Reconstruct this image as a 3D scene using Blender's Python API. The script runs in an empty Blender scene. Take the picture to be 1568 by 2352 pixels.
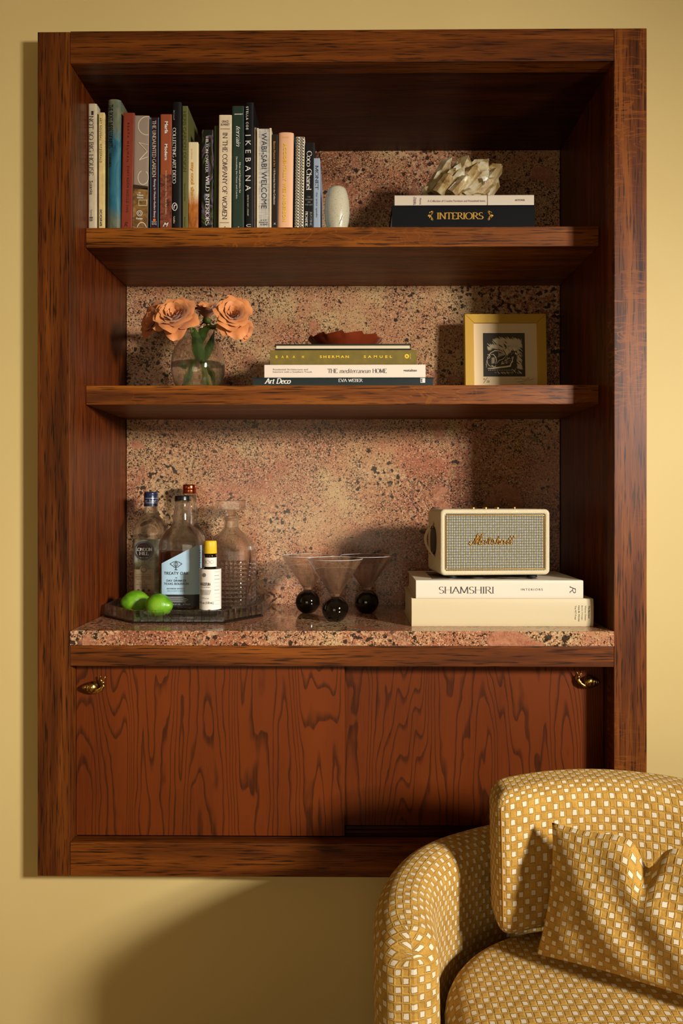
import bpy, bmesh, math, random
from mathutils import Vector, Matrix
import numpy as np

sc = bpy.context.scene
col = sc.collection
PI = math.pi

# ------------------------------------------------------------------ camera, light, exposure
# The place is laid out in working units with the camera's eye at (0,-1.75,0);
# at the end every top-level object is brought to metres (x K) and raised by EYE.
K = 0.85
EYE = 1.15
F = 1750.0
YAW = 16.0 / F
cam_d = bpy.data.cameras.new('camera')
cam = bpy.data.objects.new('camera', cam_d)
col.objects.link(cam)
cam.location = (0, -1.75 * K, EYE)
cam.rotation_euler = (PI / 2, 0, YAW)
cam_d.sensor_fit = 'VERTICAL'
cam_d.sensor_height = 36.0
cam_d.sensor_width = 24.0
cam_d.lens = 36.0 * F / 2352.0
cam_d.shift_y = -24.0 / 2352.0
cam_d.clip_start = 0.02
sc.camera = cam

sc.view_settings.view_transform = 'Standard'
sc.view_settings.look = 'None'
sc.view_settings.exposure = 0.0
sc.view_settings.gamma = 1.0
sc.view_settings.use_curve_mapping = False
sc.cycles.max_bounces = 8
sc.cycles.diffuse_bounces = 2
sc.cycles.use_adaptive_sampling = True
sc.cycles.adaptive_threshold = 0.025
sc.cycles.glossy_bounces = 3
sc.cycles.transmission_bounces = 8
sc.cycles.transparent_max_bounces = 10

w = bpy.data.worlds.new('World')
sc.world = w
w.use_nodes = True
w.node_tree.nodes['Background'].inputs[0].default_value = (1.0, 0.80, 0.55, 1)
w.node_tree.nodes['Background'].inputs[1].default_value = 0.01

# area lamps as four panes of an assumed window, right and behind the camera
WIN = Vector((2.18, -2.45, 0.56))
AIM = Vector((-0.60, 0.05, -0.42))
WIN_W, WIN_H = 0.42, 0.56
KEY = 34.0
_d = (AIM - WIN).normalized()
WIN_Q = _d.to_track_quat('-Z', 'Y')
for ix in (-1, 1):
    for iz in (-1, 1):
        ld = bpy.data.lights.new('assumed_window_light', 'AREA')
        ld.shape = 'RECTANGLE'
        ld.size = WIN_W * K / 2 * 0.86
        ld.size_y = WIN_H * K / 2 * 0.88
        ld.energy = KEY / 4
        ld.color = (1.0, 0.955, 0.89)
        ld.spread = math.radians(76)
        lo = bpy.data.objects.new('assumed_window_light', ld)
        p = WIN + WIN_Q @ Vector((ix * WIN_W / 4, iz * WIN_H / 4, 0))
        lo.location = (p.x * K, p.y * K, p.z * K + EYE)
        lo.rotation_mode = 'QUATERNION'
        lo.rotation_quaternion = WIN_Q
        col.objects.link(lo)

# added soft fill light at the wall opposite the bookcase, no known source there
ld = bpy.data.lights.new('fill_light', 'AREA')
ld.shape = 'RECTANGLE'; ld.size = 1.5 * K; ld.size_y = 1.2 * K
ld.energy = 10.5; ld.color = (1.0, 0.84, 0.60)
lo = bpy.data.objects.new('fill_light', ld)
lo.location = (-0.55 * K, -3.84 * K, -0.2 * K + EYE)
lo.rotation_euler = Vector((0.0, 1, -.06)).to_track_quat('-Z', 'Y').to_euler()
col.objects.link(lo)

# ------------------------------------------------------------------ helpers
def P(px, py, y):
    """point of the photograph at depth y (working units)"""
    c, s = math.cos(YAW), math.sin(YAW)
    cx = (px - 784.0) / F
    cz = (1152.0 - py) / F
    dx, dy = cx * c - s, cx * s + c
    t = (y + 1.75) / dy
    return Vector((dx * t, y, cz * t))

def X(px, y): return P(px, 1152, y).x
def Z(py, y, px=784): return P(px, py, y).z

def srgb(r, g, b):
    f = lambda v: v / 12.92 if v <= 0.04045 else ((v + 0.055) / 1.055) ** 2.4
    return (f(r / 255.0), f(g / 255.0), f(b / 255.0), 1.0)

class Geo:
    def __init__(self):
        self.v, self.f, self.uv, self.m = [], [], [], []
    def add(self, verts, faces, uvs=None, mi=0):
        o = len(self.v)
        self.v += [tuple(a) for a in verts]
        for k, fc in enumerate(faces):
            self.f.append([i + o for i in fc])
            self.m.append(mi)
            self.uv.append(uvs[k] if uvs else None)
        return self
    def box(self, x0, x1, y0, y1, z0, z1, mi=0):
        v = [(x, y, z) for z in (z0, z1) for y in (y0, y1) for x in (x0, x1)]
        f = [(0, 2, 3, 1), (4, 5, 7, 6), (0, 1, 5, 4), (2, 6, 7, 3), (0, 4, 6, 2), (1, 3, 7, 5)]
        return self.add(v, f, None, mi)
    def lathe(self, prof, n=40, cx=0, cy=0, mi=0, sx=1, sy=1, cap0=True, cap1=True):
        v, f = [], []
        for r, z in prof:
            for k in range(n):
                a = 2 * PI * k / n
                v.append((cx + r * sx * math.cos(a), cy + r * sy * math.sin(a), z))
        for i in range(len(prof) - 1):
            for k in range(n):
                k2 = (k + 1) % n
                f.append((i * n + k, i * n + k2, (i + 1) * n + k2, (i + 1) * n + k))
        if cap0: f.append(tuple(range(n - 1, -1, -1)))
        if cap1: f.append(tuple(range((len(prof) - 1) * n, len(prof) * n)))
        return self.add(v, f, None, mi)
    def loft(self, secs, n=64, cx=0, cy=0, mi=0, cap0=True, cap1=True):
        """superellipse rings (z, rx, ry, exponent)"""
        v, f = [], []
        for z, rx, ry, e in secs:
            for k in range(n):
                x, y = sup(2 * PI * k / n, rx, ry, e)
                v.append((cx + x, cy + y, z))
        for i in range(len(secs) - 1):
            for k in range(n):
                k2 = (k + 1) % n
                f.append((i * n + k, i * n + k2, (i + 1) * n + k2, (i + 1) * n + k))
        if cap0: f.append(tuple(range(n - 1, -1, -1)))
        if cap1: f.append(tuple(range((len(secs) - 1) * n, len(secs) * n)))
        return self.add(v, f, None, mi)
    def tube(self, pts, rad, n=10, mi=0, closed=False):
        pts = [Vector(p) for p in pts]
        if not hasattr(rad, '__len__'): rad = [rad] * len(pts)
        v, f = [], []
        m = len(pts)
        up = Vector((0.13, 0.07, 1)).normalized()
        for i, p in enumerate(pts):
            a = pts[(i - 1) % m] if (closed or i > 0) else p
            b = pts[(i + 1) % m] if (closed or i < m - 1) else p
            t = (b - a)
            t = t.normalized() if t.length > 1e-9 else Vector((0, 0, 1))
            s = t.cross(up)
            if s.length < 1e-3: s = t.cross(Vector((1, 0, 0)))
            s.normalize(); q = s.cross(t)
            for k in range(n):
                an = 2 * PI * k / n
                v.append(p + (s * math.cos(an) + q * math.sin(an)) * rad[i])
        for i in range(m if closed else m - 1):
            j = (i + 1) % m
            for k in range(n):
                k2 = (k + 1) % n
                f.append((i * n + k, i * n + k2, j * n + k2, j * n + k))
        if not closed:
            f.append(tuple(range(n - 1, -1, -1))); f.append(tuple(range((m - 1) * n, m * n)))
        return self.add(v, f, None, mi)
    def ellipsoid(self, c, r, n=24, m=14, mi=0, fn=None):
        v, f = [], []
        for i in range(m + 1):
            th = PI * i / m
            for k in range(n):
                a = 2 * PI * k / n
                d = Vector((math.sin(th) * math.cos(a), math.sin(th) * math.sin(a), math.cos(th)))
                q = fn(d) if fn else 1.0
                v.append((c[0] + d.x * r[0] * q, c[1] + d.y * r[1] * q, c[2] + d.z * r[2] * q))
        for i in range(m):
            for k in range(n):
                k2 = (k + 1) % n
                f.append((i * n + k, (i + 1) * n + k, (i + 1) * n + k2, i * n + k2))
        return self.add(v, f, None, mi)
    def grid(self, fn, nu, nv, uvfn=None, mi=0, flip=False):
        v = [fn(i / nu, j / nv) for j in range(nv + 1) for i in range(nu + 1)]
        f, uv = [], []
        for j in range(nv):
            for i in range(nu):
                a = j * (nu + 1) + i
                q = [a, a + 1, a + nu + 2, a + nu + 1]
                c = [(i, j), (i + 1, j), (i + 1, j + 1), (i, j + 1)]
                if flip: q.reverse(); c.reverse()
                f.append(tuple(q))
                if uvfn: uv.append([uvfn(x / nu, y / nv) for x, y in c])
        return self.add(v, f, uv if uvfn else None, mi)

def sup(a, rx, ry, e):
    c, s = math.cos(a), math.sin(a)
    k = 1.0 / (abs(c) ** e + abs(s) ** e) ** (1.0 / e)
    return (rx * k * c, ry * k * s)

def tag(o, label=None, cat=None, group=None, kind=None):
    if label: o['label'] = label
    if cat: o['category'] = cat
    if group: o['group'] = group
    if kind: o['kind'] = kind
    return o

def thing(name, label, cat, loc=(0, 0, 0), rot=(0, 0, 0), group=None):
    o = bpy.data.objects.new(name, None)
    o.empty_display_size = 0.05
    col.objects.link(o)
    o.location = loc
    o.rotation_euler = rot
    return tag(o, label, cat, group)

def obj(name, g, mats, parent=None, smooth=False, bevel=0, seg=2, world=False, weld=False, angle=None):
    me = bpy.data.meshes.new(name)
    v = g.v
    off = Vector((0, 0, 0))
    if world and parent is not None:
        q = parent
        while q is not None:
            off += q.location; q = q.parent
        v = [(a[0] - off.x, a[1] - off.y, a[2] - off.z) for a in v]
    me.from_pydata(v, [], g.f)
    if not isinstance(mats, (list, tuple)): mats = [mats]
    for m_ in mats: me.materials.append(m_)
    me.polygons.foreach_set('material_index', g.m)
    if any(u is not None for u in g.uv):
        lay = me.uv_layers.new(name='UVMap')
        k = 0
        for u, fc in zip(g.uv, g.f):
            for j in range(len(fc)):
                lay.data[k].uv = u[j] if u else (0, 0)
                k += 1
    if weld or bevel:
        bm = bmesh.new(); bm.from_mesh(me)
        if weld: bmesh.ops.remove_doubles(bm, verts=bm.verts, dist=1e-5)
        bmesh.ops.recalc_face_normals(bm, faces=bm.faces)
        if bevel:
            ed = [e for e in bm.edges if len(e.link_faces) == 2 and e.calc_face_angle(0) > 0.5]
            bmesh.ops.bevel(bm, geom=ed, offset=bevel, segments=seg, profile=0.5, affect='EDGES')
        bm.to_mesh(me); bm.free()
    if smooth:
        me.polygons.foreach_set('use_smooth', [True] * len(me.polygons))
        if angle is not None:
            me.set_sharp_from_angle(angle=math.radians(angle))
    me.update()
    o = bpy.data.objects.new(name, me)
    col.objects.link(o)
    o.parent = parent
    return o

# ------------------------------------------------------------------ materials
class NT:
    def __init__(self, name):
        self.mat = bpy.data.materials.new(name)
        self.mat.use_nodes = True
        self.t = self.mat.node_tree
        self.b = self.t.nodes['Principled BSDF']
        self.out = self.t.nodes['Material Output']
    def n(self, typ, **kw):
        nd = self.t.nodes.new(typ)
        for k, v in kw.items():
            if k == 'ins':
                for kk, vv in v.items():
                    if hasattr(vv, 'is_output') or hasattr(vv, 'links') and hasattr(vv, 'node'):
                        self.t.links.new(vv, nd.inputs[kk])
                    else:
                        nd.inputs[kk].default_value = vv
            else:
                setattr(nd, k, v)
        return nd
    def link(self, a, b): self.t.links.new(a, b)
    def coord(self, which='Object', scale=(1, 1, 1), loc=(0, 0, 0), rot=(0, 0, 0)):
        tc = self.n('ShaderNodeTexCoord')
        mp = self.n('ShaderNodeMapping', ins={0: tc.outputs[which], 1: loc, 2: rot, 3: scale})
        return mp.outputs[0]
    def noise(self, vec, scale, detail=2, rough=.5, dist=0):
        return self.n('ShaderNodeTexNoise', ins={'Vector': vec, 'Scale': scale, 'Detail': detail, 'Roughness': rough, 'Distortion': dist}).outputs[0]
    def math(self, op, a, b=0.0, c=0.0, clamp=False):
        return self.n('ShaderNodeMath', operation=op, use_clamp=clamp, ins={0: a, 1: b, 2: c}).outputs[0]
    def ramp(self, fac, stops, interp='LINEAR'):
        r = self.n('ShaderNodeValToRGB', ins={0: fac})
        r.color_ramp.interpolation = interp
        e = r.color_ramp.elements
        while len(e) < len(stops): e.new(0.5)
        for el, (p, c) in zip(e, stops):
            el.position = p
            el.color = c if hasattr(c, '__len__') else (c, c, c, 1)
        return r.outputs[0]
    def mix(self, fac, a, b, mode='MIX'):
        m = self.n('ShaderNodeMix', data_type='RGBA', blend_type=mode)
        for k, v in ((0, fac), (6, a), (7, b)):
            if hasattr(v, 'node'): self.t.links.new(v, m.inputs[k])
            else: m.inputs[k].default_value = v
        return m.outputs[2]
    def bump(self, h, strength=.3, dist=.002):
        b = self.n('ShaderNodeBump', ins={'Strength': strength, 'Distance': dist, 'Height': h})
        self.t.links.new(b.outputs[0], self.b.inputs['Normal'])
    def set(self, **kw):
        for k, v in kw.items():
            k = {'color': 'Base Color', 'rough': 'Roughness', 'metal': 'Metallic', 'spec': 'Specular IOR Level',
                 'sheen': 'Sheen Weight', 'sheenr': 'Sheen Roughness', 'sheent': 'Sheen Tint', 'coat': 'Coat Weight', 'coatr': 'Coat Roughness', 'trans': 'Transmission Weight',
                 'ior': 'IOR', 'sss': 'Subsurface Weight', 'sssr': 'Subsurface Radius', 'ssss': 'Subsurface Scale'}[k]
            if hasattr(v, 'node'): self.t.links.new(v, self.b.inputs[k])
            else: self.b.inputs[k].default_value = v
        return self

_cache = {}
def M(rgb, rough=.5, metal=0, spec=.5, coat=0, grain=0, name=None):
    key = (tuple(rgb), rough, metal, spec, coat, grain)
    if key in _cache: return _cache[key]
    m = NT(name or 'plain_%d' % len(_cache))
    c = srgb(*rgb)
    m.set(color=c, rough=rough, metal=metal, spec=spec, coat=coat)
    if grain:
        v = m.coord()
        nz = m.noise(v, 60, 4)
        m.set(color=m.mix(m.ramp(nz, [(.3, 0.0), (.7, 1.0)]), srgb(*[x * (1 - grain) for x in rgb]), srgb(*[min(255, x * (1 + grain * .6)) for x in rgb])))
    _cache[key] = m.mat
    return m.mat

def wood(name, grain='z', dark=(58, 24, 8), mid=(104, 50, 18), light=(146, 80, 32), seed=0, fleck=0.0, rough=.42):
    """stained open-pored oak; grain runs along the given axis"""
    dark, mid, light = [(c[0], c[1] * .93, c[2] * .6) for c in (dark, mid, light)]
    m = NT(name)
    al, ac = 1.6, 30.0
    s = {'x': (al, ac, ac), 'y': (ac, al, ac), 'z': (ac, ac, al)}[grain]
    v = m.coord(scale=s, loc=(seed * 3.1, seed * 1.7, seed * 2.3))
    n1 = m.noise(v, 1.0, 4, .62, .5)
    base = m.ramp(n1, [(.30, srgb(*dark)), (.50, srgb(*mid)), (.74, srgb(*light))])
    s2 = {'x': (11, 260, 260), 'y': (260, 11, 260), 'z': (260, 260, 11)}[grain]
    v2 = m.coord(scale=s2, loc=(seed, seed * 2, 0))
    n2 = m.noise(v2, 1.0, 2, .6, 0)
    por = m.ramp(n2, [(.36, 1.0), (.47, 0.0)])
    colr = m.mix(m.math('MULTIPLY', por, .85), base, srgb(dark[0] * .42, dark[1] * .36, dark[2] * .3))
    if fleck:
        s3 = {'x': (9, 26, 26), 'y': (26, 9, 26), 'z': (7, 7, 30)}[grain]
        v3 = m.coord(scale=s3, loc=(seed * 1.3, 0, seed))
        n3 = m.noise(v3, 1.0, 2, .5, 1.6)
        band = m.ramp(m.math('FRACT', m.math('MULTIPLY', n3, 5.0)), [(.0, 0.0), (.08, 1.0), (.2, 1.0), (.3, 0.0)])
        msk = m.ramp(m.noise(m.coord(scale=(4, 4, 2.2)), 1, 1), [(.45, 0.0), (.6, 1.0)])
        f = m.math('MULTIPLY', m.math('MULTIPLY', band, msk), fleck)
        colr = m.mix(f, colr, srgb(*light))
    m.set(color=colr, rough=rough, spec=.22)
    return m.mat

def veneer(name, seed=0):
    """flat-sawn stained veneer with contour-like dark growth lines"""
    m = NT(name)
    v = m.coord(scale=(8.5, 8.5, .8), loc=(seed * 2.7, 0, seed * 1.9))
    n0 = m.noise(v, 1.0, 2, .4, .2)
    n0 = m.math('ADD', n0, m.math('MULTIPLY', m.noise(m.coord(scale=(22, 22, 9), loc=(seed, 0, 0)), 1.0, 2), .05))
    sx = m.n('ShaderNodeSeparateXYZ', ins={0: m.coord()}).outputs[0]
    fr = m.math('FRACT', m.math('ADD', m.math('MULTIPLY', n0, 27.0), m.math('MULTIPLY', sx, 26.0)))
    line = m.ramp(fr, [(.0, 0.0), (.05, 1.0), (.15, .9), (.34, 0.0)])
    fine = m.noise(m.coord(scale=(420, 420, 14), loc=(seed, 0, 0)), 1.0, 3, .6)
    big = m.noise(m.coord(scale=(5, 5, 1.5), loc=(seed * 5, 0, 3)), 1.0, 3)
    base = m.mix(m.ramp(big, [(.3, 0.0), (.7, 1.0)]), srgb(84, 34, 7), srgb(114, 50, 11))
    base = m.mix(m.math('MULTIPLY', m.ramp(fine, [(.4, 0.0), (.65, 1.0)]), .6), base, srgb(106, 47, 11))
    lm = m.math('MULTIPLY', line, m.ramp(fine, [(.25, .95), (.7, .5)]))
    colr = m.mix(lm, base, srgb(44, 19, 6))
    m.set(color=colr, rough=.38, spec=.25)
    return m.mat

def granite(name, rough=.12, loc=(0, 0, 0)):
    m = NT(name)
    v0 = m.coord(loc=loc)
    # wander the lookup so the grains are ragged
    wob = m.n('ShaderNodeTexNoise', ins={'Vector': v0, 'Scale': 320.0, 'Detail': 2.0})
    off = m.n('ShaderNodeVectorMath', operation='MULTIPLY_ADD', ins={0: wob.outputs['Color'], 1: (.006, .006, .006), 2: (-.003, -.003, -.003)})
    v = m.n('ShaderNodeVectorMath', operation='ADD', ins={0: v0, 1: off.outputs[0]}).outputs[0]
    big = m.noise(v0, 3.4, 3, .55, .6)
    base = m.ramp(big, [(.32, srgb(138, 84, 56)), (.44, srgb(170, 110, 76)), (.54, srgb(180, 130, 90)), (.66, srgb(192, 158, 110))])
    red = m.ramp(m.noise(v0, 10.0, 2, .6, 0), [(.42, 0.0), (.62, 1.0)])
    base = m.mix(m.math('MULTIPLY', red, .5), base, srgb(174, 104, 80))
    dens = m.ramp(m.noise(v0, 5.5, 3, .6, .8), [(.36, 0.0), (.62, 1.0)])
    def grains(scale, k0, k1, ch):
        vo = m.n('ShaderNodeTexVoronoi', feature='F1', ins={'Vector': v, 'Scale': scale, 'Randomness': 1.0})
        sep = m.n('ShaderNodeSeparateColor', ins={0: vo.outputs['Color']})
        return sep, m.math('LESS_THAN', sep.outputs[ch], m.math('MULTIPLY_ADD', dens, k1, k0))
    s1, l1 = grains(360.0, .10, .26, 1)
    c = m.mix(m.math('MULTIPLY', l1, .62), base, srgb(214, 178, 136))
    s2, d1 = grains(480.0, .14, .22, 0)
    c = m.mix(m.math('MULTIPLY', d1, .8), c, srgb(70, 44, 34))
    s3, d2 = grains(290.0, .02, .20, 2)
    c = m.mix(m.math('MULTIPLY', d2, .92), c, srgb(38, 28, 23))
    # large dark minerals gathered in veins
    vein = m.ramp(m.noise(v0, 4.2, 3, .55, 1.2), [(.52, 0.0), (.64, 1.0)])
    vb = m.n('ShaderNodeTexVoronoi', feature='F1', ins={'Vector': v, 'Scale': 120.0, 'Randomness': 1.0})
    sb = m.n('ShaderNodeSeparateColor', ins={0: vb.outputs['Color']})
    bigdark = m.math('LESS_THAN', sb.outputs[0], m.math('MULTIPLY_ADD', vein, .24, .006))
    c = m.mix(m.math('MULTIPLY', bigdark, .92), c, srgb(44, 34, 27))
    biglight = m.math('MULTIPLY', m.math('LESS_THAN', sb.outputs[1], .3), vein)
    c = m.mix(m.math('MULTIPLY', biglight, .6), c, srgb(210, 174, 130))
    # plain feldspar patches
    pl = m.ramp(m.noise(v0, 5.5, 3, .5, 1.0), [(.61, 0.0), (.65, .8)])
    c = m.mix(pl, c, m.mix(m.ramp(m.noise(v0, 60, 2), [(.3, 0.0), (.7, 1.0)]), srgb(156, 94, 68), srgb(186, 126, 94)))
    m.set(color=c, rough=rough, spec=.5)
    return m.mat

CELL = (0.01175, 0.01335)
def velvet():
    m = NT('checked_velvet')
    tc = m.n('ShaderNodeTexCoord')
    sx = m.n('ShaderNodeSeparateXYZ', ins={0: tc.outputs['UV']})
    wob = m.noise(tc.outputs['UV'], 160, 2)
    wv = m.math('MULTIPLY_ADD', wob, .22, -.11)
    u = m.math('ADD', m.math('DIVIDE', sx.outputs[0], CELL[0]), wv)
    v = m.math('ADD', m.math('DIVIDE', sx.outputs[1], CELL[1]), wv)
    par = m.math('FRACT', m.math('MULTIPLY', m.math('ADD', m.math('FLOOR', u), m.math('FLOOR', v)), .5))
    cellm = m.math('LESS_THAN', m.math('ABSOLUTE', par), .25)
    fu = m.math('ABSOLUTE', m.math('SUBTRACT', m.math('FRACT', u), .5))
    fv = m.math('ABSOLUTE', m.math('SUBTRACT', m.math('FRACT', v), .5))
    d = m.math('MAXIMUM', fu, m.math('MULTIPLY', fv, 1.02))
    sq = m.ramp(d, [(.32, 1.0), (.37, 0.0)])
    cream = m.math('MULTIPLY', cellm, sq)
    pile = m.noise(tc.outputs['UV'], 900, 3, .7)
    nap = m.noise(tc.outputs['UV'], 34, 3, .6)
    gold = m.mix(m.ramp(pile, [(.3, 0.0), (.7, 1.0)]), srgb(158, 112, 36), srgb(226, 180, 88))
    gold = m.mix(m.math('MULTIPLY', m.ramp(nap, [(.35, 1.0), (.6, 0.0)]), .5), gold, srgb(146, 100, 32))
    weave = m.n('ShaderNodeTexChecker', ins={'Vector': tc.outputs['UV'], 'Scale': 1300.0, 'Color1': srgb(226, 212, 184), 'Color2': srgb(198, 180, 150)})
    # dark cut between pile and ground weave
    edge = m.math('MULTIPLY', cellm, m.ramp(d, [(.33, 0.0), (.37, 1.0), (.42, 0.0)]))
    c = m.mix(cream, gold, weave.outputs[0])
    c = m.mix(m.math('MULTIPLY', edge, .35), c, srgb(110, 70, 20))
    m.set(color=c, rough=.85, spec=.2, sheen=.2, sheenr=.45, sheent=srgb(255, 215, 130))
    pad = m.ramp(m.math('MAXIMUM', fu, fv), [(.30, 1.0), (.5, .55)])
    h = m.math('MULTIPLY', m.math('SUBTRACT', 1.0, cream), m.math('MULTIPLY_ADD', pile, .22, m.math('MULTIPLY', pad, .8)))
    m.bump(h, .85, .0042)
    return m.mat

def glass(name, tint=(1, 1, 1, 1), ior=1.45, rough=0.0, clear=0.0):
    m = NT(name)
    g = m.n('ShaderNodeBsdfGlass', ins={'Color': tint, 'Roughness': rough, 'IOR': ior})
    if clear:
        t = m.n('ShaderNodeBsdfTransparent', ins={0: tint})
        x = m.n('ShaderNodeMixShader', ins={0: clear})
        m.link(g.outputs[0], x.inputs[1]); m.link(t.outputs[0], x.inputs[2])
        m.link(x.outputs[0], m.out.inputs[0])
    else:
        m.link(g.outputs[0], m.out.inputs[0])
    return m.mat

def thin_glass(name, tint=(1, 1, 1, 1), edge=(.9, .92, .9, 1), ior=1.5, boost=1.0):
    """a thin wall of glass: passes light straight on, mirrors at grazing angles"""
    m = NT(name)
    lw = m.n('ShaderNodeLayerWeight', ins={0: .5})
    fac = lw.outputs['Facing']
    tcol = m.mix(m.ramp(fac, [(.5, 0.0), (1.0, 1.0)]), tint, edge)
    tr = m.n('ShaderNodeBsdfTransparent', ins={0: tcol})
    gl = m.n('ShaderNodeBsdfGlossy', ins={'Color': (1, 1, 1, 1), 'Roughness': .015})
    f0 = ((ior - 1) / (ior + 1)) ** 2
    fr = m.math('MULTIPLY_ADD', m.math('POWER', fac, 5.0), 1 - f0, f0)
    mx = m.n('ShaderNodeMixShader', ins={0: m.math('MULTIPLY', fr, boost, clamp=True)})
    m.link(tr.outputs[0], mx.inputs[1]); m.link(gl.outputs[0], mx.inputs[2])
    m.link(mx.outputs[0], m.out.inputs[0])
    return m.mat

def wallpaint():
    m = NT('cream_wall_paint')
    v = m.coord()
    n = m.noise(v, 2.0, 3)
    m.set(color=m.mix(m.ramp(n, [(.3, 0.0), (.7, 1.0)]), srgb(206, 180, 116), srgb(212, 187, 124)), rough=.6, spec=.3)
    return m.mat

def pages(name='page_edges', c0=(232, 218, 186), c1=(196, 178, 140), axis='x'):
    m = NT(name)
    s = {'x': (1, 0, 0), 'z': (0, 0, 1)}[axis]
    v = m.coord(scale=(s[0] * 1400 + .01, 3, s[2] * 1400 + 3 if axis == 'x' else 1400))
    n = m.noise(v, 1.0, 2)
    m.set(color=m.mix(n, srgb(*c1), srgb(*c0)), rough=.8, spec=.2)
    return m.mat

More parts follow.
